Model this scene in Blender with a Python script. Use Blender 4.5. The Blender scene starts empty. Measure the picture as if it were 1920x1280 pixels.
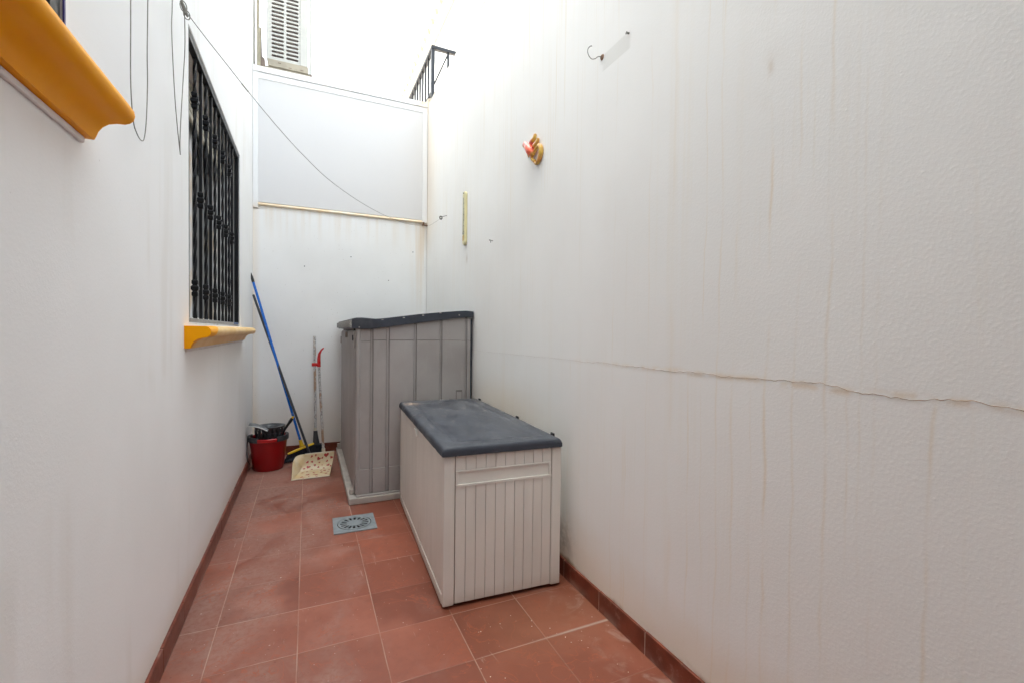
import bpy, bmesh, math, random
from mathutils import Vector, Matrix, noise
random.seed(7)
R = math.radians
S = bpy.context.scene
C = S.collection

# ------------------------------------------------------------------ camera
A_, B_, Y_ = -0.503, 1.26, 5.232          # left wall face, right wall face, back wall face
yaw, pitch, roll = 0.423952, -0.0205098, 0.0122333
cd = bpy.data.cameras.new('camera'); cam = bpy.data.objects.new('camera', cd); C.objects.link(cam)
f = Vector((math.sin(yaw)*math.cos(pitch), math.cos(yaw)*math.cos(pitch), math.sin(pitch)))
r0 = Vector((math.cos(yaw), -math.sin(yaw), 0)); u0 = r0.cross(f)
rr = math.cos(roll)*r0 + math.sin(roll)*u0; uu = -math.sin(roll)*r0 + math.cos(roll)*u0
m = Matrix((rr, uu, -f)).transposed().to_4x4(); m.translation = Vector((0, 0, 1.3))
cam.matrix_world = m
cd.sensor_width = 36; cd.lens = 36*850.22/1920; cd.clip_start = .01; cd.clip_end = 500
S.camera = cam

# ------------------------------------------------------------------ light
SUN_EL, SUN_AZ = R(72), R(-92)           # azimuth from +Y towards +X
w = bpy.data.worlds.new('World'); S.world = w; w.use_nodes = True
nt = w.node_tree; nt.nodes.clear()
o = nt.nodes.new('ShaderNodeOutputWorld'); bg = nt.nodes.new('ShaderNodeBackground'); bg.inputs[1].default_value = .15
sky = nt.nodes.new('ShaderNodeTexSky'); sky.sky_type = 'NISHITA'; sky.sun_disc = False
sky.sun_elevation = SUN_EL; sky.sun_rotation = SUN_AZ; sky.dust_density = 5; sky.air_density = 1.0; sky.ozone_density = 1.0
hs = nt.nodes.new('ShaderNodeHueSaturation'); hs.inputs['Saturation'].default_value = .45
nt.links.new(sky.outputs[0], hs.inputs['Color']); wb = nt.nodes.new('ShaderNodeMix'); wb.data_type = 'RGBA'; wb.blend_type = 'MULTIPLY'; wb.inputs[0].default_value = 1; wb.inputs[7].default_value = (.94, 1.0, .965, 1)
nt.links.new(hs.outputs[0], wb.inputs[6]); nt.links.new(wb.outputs[2], bg.inputs[0]); nt.links.new(bg.outputs[0], o.inputs[0])
sd = bpy.data.lights.new('sun', 'SUN'); sd.energy = 3.0; sd.angle = R(.5); sd.color = (1, .95, .88)
so = bpy.data.objects.new('sun', sd); C.objects.link(so)
dv = Vector((math.sin(SUN_AZ)*math.cos(SUN_EL), math.cos(SUN_AZ)*math.cos(SUN_EL), math.sin(SUN_EL)))
so.rotation_euler = dv.to_track_quat('Z', 'Y').to_euler(); so.location = dv*30
S.view_settings.view_transform = 'Standard'; S.view_settings.look = 'None'
S.view_settings.gamma = 1; S.view_settings.exposure = 2.68
S.cycles.max_bounces = 12; S.cycles.diffuse_bounces = 8

# ------------------------------------------------------------------ materials
class NT:
    def __init__(s, name, rough=.6, metal=0., spec=.5):
        s.m = bpy.data.materials.new(name); s.m.use_nodes = True; s.t = s.m.node_tree
        s.b = s.t.nodes['Principled BSDF']; s.b.inputs['Roughness'].default_value = rough
        s.b.inputs['Metallic'].default_value = metal; s.b.inputs['Specular IOR Level'].default_value = spec
        s.geo = s.t.nodes.new('ShaderNodeNewGeometry'); s.P = s.geo.outputs['Position']
        sp = s.t.nodes.new('ShaderNodeSeparateXYZ'); s.t.links.new(s.P, sp.inputs[0])
        s.X, s.Y, s.Z = sp.outputs
    def put(s, sock, v):
        if hasattr(v, 'is_linked'): s.t.links.new(v, sock)
        elif isinstance(v, (tuple, list)) and len(v) == 3 and sock.type == 'RGBA': sock.default_value = (*v, 1)
        else: sock.default_value = v
    def math(s, op, a, b=0., c=None, clamp=False):
        n = s.t.nodes.new('ShaderNodeMath'); n.operation = op; n.use_clamp = clamp
        s.put(n.inputs[0], a); s.put(n.inputs[1], b)
        if c is not None: s.put(n.inputs[2], c)
        return n.outputs[0]
    def noise(s, scale, vec=None, detail=3, stretch=None, rough=.5, dist=0.):
        n = s.t.nodes.new('ShaderNodeTexNoise'); n.inputs['Scale'].default_value = scale
        n.inputs['Detail'].default_value = detail; n.inputs['Roughness'].default_value = rough
        n.inputs['Distortion'].default_value = dist
        v = vec or s.P
        if stretch:
            mp = s.t.nodes.new('ShaderNodeVectorMath'); mp.operation = 'MULTIPLY'; s.put(mp.inputs[0], v)
            mp.inputs[1].default_value = stretch; v = mp.outputs[0]
        s.put(n.inputs['Vector'], v); return n.outputs['Fac']
    def ramp(s, v, a, b, lo=0., hi=1.):
        n = s.t.nodes.new('ShaderNodeMapRange'); n.interpolation_type = 'SMOOTHSTEP'
        s.put(n.inputs[0], v); n.inputs[1].default_value = a; n.inputs[2].default_value = b
        n.inputs[3].default_value = lo; n.inputs[4].default_value = hi; return n.outputs[0]
    def mix(s, fac, a, b):
        n = s.t.nodes.new('ShaderNodeMix'); n.data_type = 'RGBA'
        s.put(n.inputs[0], fac); s.put(n.inputs[6], a); s.put(n.inputs[7], b); return n.outputs[2]
    def gauss(s, v, c, wd):
        d = s.math('SUBTRACT', v, c); d = s.math('DIVIDE', d, wd); d = s.math('MULTIPLY', d, d)
        return s.math('POWER', 2.718, s.math('MULTIPLY', d, -1))
    def mul(s, *a):
        r = a[0]
        for x in a[1:]: r = s.math('MULTIPLY', r, x)
        return r
    def add(s, *a):
        r = a[0]
        for x in a[1:]: r = s.math('ADD', r, x)
        return s.math('MINIMUM', r, 1.0)
    def bump(s, h, strength=.5, dist=.002):
        n = s.t.nodes.new('ShaderNodeBump'); n.inputs['Strength'].default_value = strength
        n.inputs['Distance'].default_value = dist; s.put(n.inputs['Height'], h)
        s.t.links.new(n.outputs[0], s.b.inputs['Normal'])
    def out(s, col, rough=None):
        s.put(s.b.inputs['Base Color'], col)
        if rough is not None: s.put(s.b.inputs['Roughness'], rough)
        return s.m

def flat(name, col, rough):
    n = NT(name, rough); return n.out(n.mix(n.noise(40), col, tuple(c*.985 for c in col)))
def plain(name, col, rough=.5, metal=0., var=.12, scale=12, bump=0., bscale=200, spec=.5, dirt=None, dirtamt=.5):
    """one colour with slight wear variation and optional grain"""
    n = NT(name, rough, metal, spec)
    dark = tuple(c*(1-var) for c in col); lite = tuple(min(1, c*(1+var)) for c in col)
    c = n.mix(n.ramp(n.noise(scale, detail=5), .3, .7), dark, lite)
    if dirt: c = n.mix(n.math('MULTIPLY', n.ramp(n.noise(scale*.6, detail=6, rough=.7), .48, .72), dirtamt), c, dirt)
    if bump: n.bump(n.noise(bscale, detail=2), bump, .001)
    return n.out(c, n.ramp(n.noise(scale*2.3), .3, .7, rough*.85, min(1, rough*1.15)))

def grain(n, amt=.55):
    """orange-peel rendered plaster"""
    a = n.ramp(n.noise(120, detail=3, rough=.6), .35, .75)
    b = n.noise(18, detail=3)
    c = n.noise(3.2, detail=2)
    v = n.t.nodes.new('ShaderNodeTexVoronoi'); v.inputs['Scale'].default_value = 80; n.t.links.new(n.P, v.inputs['Vector'])
    lump = n.ramp(v.outputs['Distance'], .0, .32, 1, 0)
    keep = n.ramp(n.noise(30, detail=1), .55, .68)
    h = n.math('ADD', n.math('ADD', n.math('MULTIPLY', a, .8), n.math('MULTIPLY', b, .6)),
               n.math('ADD', n.math('MULTIPLY', c, 1.2), n.math('MULTIPLY', n.mul(lump, keep), .9)))
    n.bump(h, amt, .0021)

WHITE = (.80, .785, .755)
def mat_left():
    n = NT('white_plaster_left', .9, spec=.25)
    c = n.mix(n.ramp(n.noise(1.6, detail=4), .35, .7), (.835, .835, .83), (.87, .87, .868))
    damp = n.mul(n.ramp(n.math('ADD', n.Z, n.math('MULTIPLY', n.noise(3, detail=3), .12)), .12, .32, 1, 0), .55)
    c = n.mix(damp, c, (.70, .62, .52))
    mk = n.mul(n.ramp(n.noise(1, stretch=(1, 9, .8), detail=4), .52, .72), n.ramp(n.noise(1.5), .45, .6), .30)
    c = n.mix(mk, c, (.70, .67, .62))
    corner = n.mul(n.ramp(n.Y, 4.5, 5.3), n.ramp(n.noise(5, stretch=(1, 4, .4)), .4, .75), n.ramp(n.Z, .3, 1.6, .25, .0))
    c = n.mix(corner, c, (.72, .58, .40))
    spk = n.mul(n.ramp(n.noise(48, detail=1), .80, .84), .30)
    c = n.mix(spk, c, (.35, .31, .28))
    grain(n, .10); return n.out(c)
def mat_right():
    n = NT('white_plaster_right', .9, spec=.25)
    c = n.mix(n.ramp(n.noise(1.3, detail=5), .3, .7), (.815, .81, .80), (.86, .858, .85))
    wob = n.math('MULTIPLY', n.math('SUBTRACT', n.noise(3.2, detail=4), .5), .045)
    yy = n.math('ADD', n.Y, wob)
    # rust and rain runs: thin uneven vertical streaks with their own starts and ends
    runs = None
    L = [(.926, .008, 1.6, .55), (.526, .007, 1.0, .34), (1.103, .006, .9, .30), (1.041, .008, .9, .30), (1.23, .006, .6, .26), (.84, .006, 1.2, .26),
         (.754, .007, 1.1, .32), (.70, .005, 1.1, .24), (.672, .005, 1.1, .22), (1.68, .006, .7, .20), (1.584, .005, .9, .26), (1.454, .006, .6, .20),
         (.975, .004, .5, .22), (1.60, .012, .7, .12), (.64, .006, 1.3, .12), (.46, .006, 1.2, .12), (2.05, .01, .8, .14), (1.32, .02, 1.2, .16), (1.17, .004, .4, .3)]
    for i, (y, wd, z0, a) in enumerate(L):
        g = n.mul(n.gauss(yy, y, wd*.6), a, n.ramp(n.noise(2.6, stretch=(3, 2.5, 1), detail=4), .38, .62, .0, 1))
        if i % 3 == 1: g = n.mul(g, n.ramp(n.Z, 1.135, 1.165, 1.3, .0))
        runs = g if runs is None else n.math('ADD', runs, g)
    fine = n.mul(n.ramp(n.noise(1, stretch=(1, 26, .35), detail=4, rough=.6), .50, .70), n.ramp(n.noise(.9, detail=1), .35, .62, .1, 1), .30)
    fine2 = n.mul(n.ramp(n.noise(1, stretch=(1, 60, .5), detail=3, rough=.6), .54, .68), n.ramp(n.Z, 1.0, 2.6, .15, .50), n.ramp(n.Y, .9, 2.4, .7, 1))
    c = n.mix(n.math('MULTIPLY', fine, .42), c, (.76, .66, .50))
    c = n.mix(n.mul(fine2, n.ramp(n.noise(2.2, detail=2, stretch=(1, 1.5, .7)), .40, .62), .75), c, (.72, .64, .50))
    c = n.mix(n.math('MINIMUM', n.math('MULTIPLY', runs, .85), .65), c, (.74, .60, .42))
    # dirty smear where the roof drip lands
    sm = n.mul(n.gauss(n.Y, .95, .05), n.gauss(n.Z, 2.12, .22), n.ramp(n.noise(12, detail=5), .4, .65), .07)
    kn = n.mul(n.gauss(yy, .932, .010), n.gauss(n.Z, 2.10, .022), .28)
    c = n.mix(sm, c, (.55, .47, .36)); c = n.mix(kn, c, (.50, .36, .22))
    # crack halo
    cz = n.math('ADD', 1.16, n.math('MULTIPLY', n.math('SUBTRACT', n.noise(6, detail=4), .5), .03))
    hal = n.mul(n.gauss(n.Z, cz, .011), n.ramp(n.Y, .9, 2.3, .42, 0), n.ramp(n.noise(22, detail=4), .35, .65))
    c = n.mix(hal, c, (.68, .50, .30))
    # yellow damp over the box and along the floor
    d1 = n.mul(n.gauss(n.Y, 2.95, .65), n.gauss(n.Z, .78, .16), .42)
    d2 = n.mul(n.ramp(n.math('ADD', n.Z, n.math('MULTIPLY', n.noise(3.5, detail=4), .25)), .18, .50, 1, 0), .42)
    d3 = n.mul(n.ramp(n.Y, 4.6, 5.23), n.ramp(n.Z, 2.0, 2.6), .35)
    c = n.mix(n.add(d1, d2, d3), c, (.72, .56, .37))
    mo = n.mul(n.gauss(n.Y, 2.09, .09), n.gauss(n.Z, .2, .10), n.ramp(n.noise(28, detail=5), .38, .6), .32)
    c = n.mix(mo, c, (.22, .19, .14))
    dl = n.mul(n.ramp(n.math('ADD', n.Z, n.math('MULTIPLY', n.noise(9, detail=4), .05)), .118, .145, 1, 0), n.ramp(n.noise(6, detail=3), .4, .6), .8)
    c = n.mix(dl, c, (.34, .21, .12))
    # paler unpainted strip below the hook and the mark under the thermometer
    along = n.math('ADD', n.Z, n.math('MULTIPLY', n.Y, .0))
    st = n.mul(n.ramp(n.math('ABSOLUTE', n.math('SUBTRACT', n.Y, 1.695)), .085, .11, 1, 0), n.ramp(n.math('ABSOLUTE', n.math('SUBTRACT', along, 2.563)), .034, .042, 1, 0), .5)
    c = n.mix(st, c, (.66, .655, .63))
    tm = n.mul(n.gauss(n.Y, 3.765, .012), n.gauss(n.Z, 1.93, .035), .55)
    c = n.mix(tm, c, (.42, .33, .25))
    te = n.mul(n.ramp(n.math('ADD', n.Z, n.math('MULTIPLY', n.noise(5, detail=4), .10)), 3.90, 3.98), .6)
    c = n.mix(te, c, (.50, .42, .32))
    grain(n, .115); return n.out(c)
def mat_back():
    n = NT('white_plaster_back', .9, spec=.25)
    c = n.mix(n.ramp(n.noise(1.7, detail=5), .3, .7), (.82, .815, .80), (.865, .862, .85))
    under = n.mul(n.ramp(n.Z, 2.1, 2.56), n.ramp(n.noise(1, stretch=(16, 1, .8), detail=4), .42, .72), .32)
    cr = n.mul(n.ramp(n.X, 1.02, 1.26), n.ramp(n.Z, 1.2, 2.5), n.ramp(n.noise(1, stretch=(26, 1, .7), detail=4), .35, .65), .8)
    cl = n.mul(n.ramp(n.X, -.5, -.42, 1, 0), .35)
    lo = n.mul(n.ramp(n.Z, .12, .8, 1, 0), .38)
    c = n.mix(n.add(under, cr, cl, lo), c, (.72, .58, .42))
    c = n.mix(n.mul(n.ramp(n.noise(70, detail=1), .74, .8), .45), c, (.4, .34, .3))
    grain(n, .15); return n.out(c)
def mat_floor():
    n = NT('terracotta_tiles', .6, spec=.45)
    ox, oy, sx, sy = -.3555, 1.9856, .32147, .31382
    u = n.math('DIVIDE', n.math('SUBTRACT', n.X, ox), sx); v = n.math('DIVIDE', n.math('SUBTRACT', n.Y, oy), sy)
    iu = n.math('FLOOR', u); iv = n.math('FLOOR', v)
    fu = n.math('FRACT', u); fv = n.math('FRACT', v)
    du = n.math('MULTIPLY', n.math('MINIMUM', fu, n.math('SUBTRACT', 1, fu)), sx)
    dvv = n.math('MULTIPLY', n.math('MINIMUM', fv, n.math('SUBTRACT', 1, fv)), sy)
    jit = n.math('MULTIPLY', n.noise(60, detail=2), .0018)
    gu = n.ramp(n.math('SUBTRACT', du, jit), .0005, .0020, 1, 0); gv = n.ramp(n.math('SUBTRACT', dvv, jit), .0003, .0018, 1, 0)
    g = n.math('MAXIMUM', gu, gv)
    wn = n.t.nodes.new('ShaderNodeTexWhiteNoise'); wn.noise_dimensions = '2D'
    cx = n.t.nodes.new('ShaderNodeCombineXYZ'); n.put(cx.inputs[0], iu); n.put(cx.inputs[1], iv); n.t.links.new(cx.outputs[0], wn.inputs['Vector'])
    tile = n.mix(wn.outputs['Value'], (.165, .044, .024), (.265, .078, .045))
    mott = n.ramp(n.noise(7, detail=6, rough=.62, dist=.6), .35, .7)
    tile = n.mix(n.math('MULTIPLY', mott, .5), tile, (.215, .058, .030))
    tile = n.mix(n.mul(n.ramp(n.noise(26, detail=4), .45, .7), .35), tile, (.19, .055, .032))
    tile = n.mix(n.mul(n.ramp(n.noise(2.8, detail=3), .5, .7), .45), tile, (.36, .125, .08))
    # dusty film, swept into soft patches, more on the left and at the far end
    dm = n.noise(3.1, detail=6, rough=.6, dist=1.2, stretch=(1, .75, 1))
    left = n.ramp(n.X, -.5, .6, .16, -.06)
    far = n.ramp(n.Y, 2.2, 4.6, 0, .12)
    dust = n.ramp(n.math('ADD', n.math('ADD', dm, left), far), .46, .80, .03, .9)
    tile = n.mix(n.math('MULTIPLY', n.mul(dust, n.ramp(n.noise(42, detail=6, rough=.72), .32, .60, .45, 1.1)), .50), tile, (.33, .22, .185))
    rings = n.noise(4.3, detail=4, dist=2.2)
    rg = n.mul(n.ramp(n.math('ABSOLUTE', n.math('SUBTRACT', rings, .53)), .0, .014, 1, 0), n.ramp(n.noise(1.9, detail=1), .42, .54), .85)
    scf = n.mul(n.ramp(n.noise(1, stretch=(70, 7, 1), detail=3, dist=.8), .66, .70), n.ramp(n.noise(2.2), .5, .6), .35)
    tile = n.mix(scf, tile, (.42, .30, .26))
    pit = n.mul(n.ramp(n.noise(75, detail=1), .70, .76), .5); tile = n.mix(pit, tile, (.13, .035, .02))
    tile = n.mix(rg, tile, (.30, .075, .035))
    # white residue in the corner by the right skirting and by the box
    wsh = n.mul(n.ramp(n.X, .98, 1.24), n.ramp(n.noise(9, detail=6, rough=.65, dist=1), .50,   .68), .30)
    tile = n.mix(wsh, tile, (.56, .46, .40))
    brn = n.mul(n.ramp(n.X, .5, .9), n.gauss(n.Y, 1.78, .25), .35)
    tile = n.mix(brn, tile, (.24, .105, .055))
    spk = n.mul(n.ramp(n.noise(90, detail=0), .83, .86), .4); tile = n.mix(spk, tile, (.62, .55, .5))
    gd = n.ramp(n.noise(2.4, detail=4), .38, .62, .30, 1.0)
    gdv = n.math('MULTIPLY', gv, n.ramp(n.noise(1.7, detail=2), .42, .60, .18, .95))
    gg = n.math('MAXIMUM', n.math('MULTIPLY', gu, gd), gdv)
    c = n.mix(n.math('MULTIPLY', gg, .75), tile, (.42, .28, .215))
    big = n.mul(n.ramp(dvv, .002, .012, 1, 0), n.ramp(n.X, .75, 1.15), n.gauss(n.Y, 1.672, .12), .55)
    c = n.mix(big, c, (.42, .33, .28))
    h = n.math('ADD', n.math('MULTIPLY', g, -1.0), n.math('MULTIPLY', n.noise(14, detail=4), .55))
    n.bump(h, .5, .0022)
    return n.out(c, n.ramp(dust, 0, 1, .40, .75))
def mat_skirt():
    n = NT('skirting_tile', .32, spec=.5)
    c = n.mix(n.ramp(n.noise(9, detail=5), .35, .7), (.125, .026, .013), (.20, .045, .022))
    c = n.mix(n.mul(n.ramp(n.noise(14, detail=6, rough=.7), .52, .72), .45), c, (.36, .22, .18))
    low = n.mul(n.ramp(n.Z, .0, .05, 1, 0), n.ramp(n.noise(7, detail=4), .4, .65), .45)
    c = n.mix(low, c, (.42, .30, .26))
    n.bump(n.noise(25, detail=3), .25, .002); return n.out(c)

def mat_frame():
    n = NT('white_aluminium', .35, spec=.5)
    st = n.mul(n.ramp(n.noise(5, detail=5), .45, .7), n.add(n.ramp(n.Z, 2.50, 2.62, 1, .03), n.ramp(n.Z, 3.84, 3.93, 0, .45)), .7)
    cr = n.mul(n.ramp(n.X, 1.05, 1.25), n.ramp(n.Z, 3.8, 3.9), n.ramp(n.noise(11, detail=4), .35, .6), .9)
    c = n.mix(n.add(st, cr), (.80, .80, .80), (.74, .52, .27)); return n.out(c)
def mat_ledge():
    n = NT('stained_ledge', .6)
    return n.out(n.mix(n.ramp(n.noise(7, detail=5, stretch=(1, 1, 2)), .3, .7), (.80, .72, .58), (.78, .60, .38)))
def mat_sill(twotone):
    n = NT('ochre_paint_' + ('varied' if twotone else 'even'), .48, spec=.14)
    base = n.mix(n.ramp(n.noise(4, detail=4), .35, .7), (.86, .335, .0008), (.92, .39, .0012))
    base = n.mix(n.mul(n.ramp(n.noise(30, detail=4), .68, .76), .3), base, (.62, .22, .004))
    if twotone:
        # saturated ochre at the near end, paler beyond, its edge runs askew
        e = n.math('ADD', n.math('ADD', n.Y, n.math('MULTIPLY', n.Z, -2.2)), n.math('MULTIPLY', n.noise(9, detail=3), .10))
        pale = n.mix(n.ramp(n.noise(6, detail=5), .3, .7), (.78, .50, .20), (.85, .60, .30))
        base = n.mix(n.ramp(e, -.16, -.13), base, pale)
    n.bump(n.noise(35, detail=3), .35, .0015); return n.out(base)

def mat_lid():
    n = NT('slate_plastic_dusty', .42, spec=.4)
    c = n.mix(n.ramp(n.noise(8, detail=4), .3, .7), (.036, .041, .054), (.046, .052, .068))
    top = n.t.nodes.new('ShaderNodeSeparateXYZ'); n.t.links.new(n.geo.outputs['Normal'], top.inputs[0])
    up = n.ramp(top.outputs[2], .75, .98)
    d = n.ramp(n.noise(4.5, detail=7, rough=.68, dist=.5, stretch=(1.5, .7, 1)), .34, .66)
    far = n.ramp(n.Y, 2.6, 3.4, .25, .62); rt = n.ramp(n.X, .8, 1.2, 0, .25)
    c = n.mix(n.mul(up, d, n.math('MULTIPLY', n.math('ADD', far, rt), .28)), c, (.34, .325, .31))
    blot = n.mul(up, n.ramp(n.noise(22, detail=5, rough=.7), .60, .68), n.ramp(n.Y, 2.3, 3.3, .10, .75))
    c = n.mix(blot, c, (.40, .35, .31))
    cor = n.mul(up, n.gauss(n.X, .70, .045), n.gauss(n.Y, 3.34, .05), n.ramp(n.noise(40, detail=4), .35, .5), .95)
    c = n.mix(cor, c, (.50, .38, .30))
    sc = n.mul(up, n.ramp(n.noise(1, stretch=(55, 5, 1), detail=3), .66, .72), .30); c = n.mix(sc, c, (.30, .28, .27))
    n.bump(n.noise(160, detail=2), .2, .0008)
    return n.out(c, n.ramp(d, 0, 1, .40, .75))
def mat_cream():
    n = NT('beige_plastic', .55, spec=.35)
    c = n.mix(n.ramp(n.noise(5, detail=4, stretch=(1, 1, .4)), .3, .7), (.68, .655, .605), (.74, .715, .665))
    c = n.mix(n.mul(n.ramp(n.math('ADD', n.Z, n.math('MULTIPLY', n.noise(8, detail=3), .08)), .03, .14, 1, 0), .4), c, (.42, .30, .22))
    c = n.mix(n.mul(n.ramp(n.noise(3, detail=5, stretch=(1, 6, .5)), .55, .75), .25), c, (.42, .34, .27))
    n.bump(n.noise(120, detail=2), .12, .0006); return n.out(c)
def mat_taupe():
    n = NT('taupe_resin', .58, spec=.35)
    c = n.mix(n.ramp(n.noise(3, detail=5), .3, .7), (.33, .30, .285), (.39, .36, .345))
    c = n.mix(n.mul(n.ramp(n.noise(9, detail=5, stretch=(2, 2, .5)), .55, .75), .22), c, (.46, .43, .40))
    n.bump(n.math('ADD', n.noise(34, detail=2, dist=1), n.noise(180, detail=1)), .3, .0012); return n.out(c)
def mat_hearts():
    n = NT('cream_tin_print', .4)
    tc = n.t.nodes.new('ShaderNodeTexCoord').outputs['Object']
    c = n.mix(n.ramp(n.noise(9, vec=tc, detail=4), .35, .75), (.60, .50, .34), (.54, .38, .18)); return n.out(c)
def mat_tube(name):
    n = NT(name, .45)
    a = n.ramp(n.noise(150, detail=2, stretch=(1, 1, .55)), .50, .57)
    rust = n.mul(n.ramp(n.noise(9, detail=5, stretch=(1, 1, .7)), .50, .62), .85)
    c = n.mix(n.math('MULTIPLY', a, .75), (.66, .64, .62), (.13, .12, .13)); c = n.mix(rust, c, (.42, .25, .14)); return n.out(c)
def mat_brick_ornament():
    n = NT('painted_ceramic_lizard', .3)
    q = n.t.nodes.new('ShaderNodeTexCoord').outputs['Object']
    sp = n.t.nodes.new('ShaderNodeSeparateXYZ'); n.t.links.new(q, sp.inputs[0])
    y, z = sp.outputs[1], sp.outputs[2]
    # body runs from the head (+y,+z) down to the hips near the origin
    d = n.math('ADD', n.math('MULTIPLY', y, 0.83), n.math('MULTIPLY', z, -.56))
    t = n.math('ADD', n.math('MULTIPLY', y, .56), n.math('MULTIPLY', z, .83))
    near = n.mul(n.ramp(n.math('ABSOLUTE', n.math('ADD', d, -.010)), .026, .033, 1, 0), n.ramp(t, -.040, -.020))
    yel = n.mix(n.ramp(n.noise(30, detail=3), .4, .65), (.66, .42, .07), (.62, .33, .09))
    red = n.mix(n.ramp(t, .01, .10), (.72, .11, .05), (.80, .36, .34))
    foot = n.mul(n.ramp(n.noise(24, detail=2), .56, .64), .6); yel = n.mix(foot, yel, (.60, .20, .06))
    n.bump(n.noise(120, detail=2), .4, .001)
    return n.out(n.mix(near, yel, red))

M = dict(
 left=mat_left(), right=mat_right(), back=mat_back(), floor=mat_floor(), skirt=mat_skirt(), frame=mat_frame(), ledge=mat_ledge(),
 panel=flat('insulated_panel_skin', (.67, .66, .66), .5), grout=plain('pale_grout', (.52, .40, .34), .9, var=.2, scale=20),
 sill=mat_sill(False), sill2=mat_sill(True), mortar=plain('white_mortar', (.72, .70, .70), .9, var=.05, bump=.3, bscale=120),
 iron=plain('black_wrought_iron', (.006, .006, .008), .42, .0, var=.3, scale=20, spec=.35), alu=plain('grey_aluminium', (.30, .30, .30), .35, .6, var=.1),
 bluetape=plain('blue_paint', (.03, .10, .28), .5), violet=plain('violet_edge_paint', (.03, .02, .16), .4),
 glass=plain('dark_window_glass', (.006, .007, .009), .06, var=.3, scale=3, spec=.8), shutter=plain('cream_shutter', (.55, .52, .43), .5, var=.05),
 lid=mat_lid(), cream=mat_cream(), creamgap=plain('beige_groove_dirt', (.24, .19, .155), .9), clip=plain('black_plastic', (.012, .012, .014), .4),
 taupe=mat_taupe(), taupegap=plain('taupe_groove', (.19, .17, .16), .8), taupe_lite=plain('light_taupe_resin', (.42, .385, .35), .5, var=.1, dirt=(.6, .42, .36), dirtamt=.4),
 navy=plain('navy_resin', (.030, .036, .050), .45, var=.2, scale=6, dirt=(.12, .12, .12), dirtamt=.5), speck=plain('speckled_grey_rim', (.30, .29, .27), .8, var=.35, scale=150),
 red=plain('red_bucket_plastic', (.30, .004, .006), .35, var=.12, scale=6), redrim=plain('bright_red_rim', (.48, .012, .015), .35),
 charcoal=plain('charcoal_plastic', (.045, .047, .052), .42, var=.2), greyp=plain('grey_plastic', (.13, .135, .14), .45, var=.15),
 blue=plain('blue_metal_tube', (.018, .15, .60), .25, var=.08), dstick=plain('dark_grey_stick', (.045, .047, .055), .4), bristle=plain('dark_bristles', (.014, .018, .026), .85, var=.4, scale=90),
 yellow=plain('yellow_plastic', (.72, .46, .02), .35, var=.08), hearts=mat_hearts(), heart=plain('red_heart_print', (.32, .018, .016), .4, var=.15),
 creamedge=plain('cream_tin_edge', (.66, .60, .48), .45), tubeA=mat_tube('printed_tube_rusty'), tubeB=mat_tube('printed_tube_grey'), redclip=plain('red_clip', (.62, .02, .02), .3),
 drain=plain('grey_drain_plastic', (.20, .225, .24), .5, var=.12, dirt=(.34, .26, .22), dirtamt=.3), dark=plain('drain_dark', (.008, .008, .009), .9),
 lizard=mat_brick_ornament(), thermo=plain('yellowed_plastic', (.72, .66, .38), .35, var=.05), thermod=plain('faded_scale_print', (.42, .38, .24), .6), amber=plain('amber_window', (.62, .42, .10), .3),
 galv=plain('galvanised_wire', (.16, .155, .145), .45, .7, var=.2, scale=60), rustp=plain('rusty_plate', (.22, .12, .07), .8, var=.3, scale=60),
 cord=plain('grey_cord', (.21, .20, .175), .7, var=.15, scale=60), acw=plain('ac_white_paint', (.52, .52, .49), .4, var=.03), acdark=plain('ac_coil', (.20, .155, .14), .7, var=.3, scale=120),
 acbase=plain('ac_beige_base', (.36, .32, .25), .5, var=.1), duct=plain('beige_duct', (.34, .30, .22), .6, var=.12), ductd=plain('brown_bracket', (.20, .15, .12), .7),
 rail=plain('dark_railing_paint', (.010, .012, .018), .45, var=.2), housew=plain('neighbour_white_wall', (.50, .49, .47), .9, var=.02), tile=plain('yellow_roof_tile', (.80, .60, .22), .8, var=.1, scale=3),
 slab=plain('terrace_floor', (.5, .45, .4), .8), ground=plain('ground_earth', (.28, .25, .21), .95, scale=1), grit=plain('plaster_crumbs', (.62, .56, .50), .9, var=.3, scale=60),
 crack=plain('crack_brown', (.27, .16, .08), .95, var=.35, scale=40), cracklip=plain('crack_lip', (.80, .74, .64), .95, var=.2, scale=40),
)

# ------------------------------------------------------------------ mesh helpers
def BM(): return bmesh.new()
def box(bm, x0, x1, y0, y1, z0, z1):
    v = [bm.verts.new(p) for p in ((x0,y0,z0),(x1,y0,z0),(x1,y1,z0),(x0,y1,z0),(x0,y0,z1),(x1,y0,z1),(x1,y1,z1),(x0,y1,z1))]
    for q in ((0,3,2,1),(4,5,6,7),(0,1,5,4),(1,2,6,5),(2,3,7,6),(3,0,4,7)): bm.faces.new([v[i] for i in q])
    return v
def prism(bm, poly, fn, a, b):
    """extrude 2D polygon; fn(u,v,w) -> point"""
    v0 = [bm.verts.new(fn(u, v, a)) for u, v in poly]; v1 = [bm.verts.new(fn(u, v, b)) for u, v in poly]
    n = len(poly); bm.faces.new(v0); bm.faces.new(v1[::-1])
    for i in range(n): bm.faces.new((v0[i], v1[i], v1[(i+1) % n], v0[(i+1) % n]))
def frames(pts):
    T = []
    for i in range(len(pts)):
        a = pts[max(0, i-1)]; b = pts[min(len(pts)-1, i+1)]; T.append((b-a).normalized())
    up = Vector((0, 0, 1)) if abs(T[0].z) < .9 else Vector((1, 0, 0))
    n = (up - T[0]*up.dot(T[0])).normalized(); out = []
    for t in T:
        n = (n - t*n.dot(t)).normalized(); out.append((n, t.cross(n)))
    return out
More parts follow.
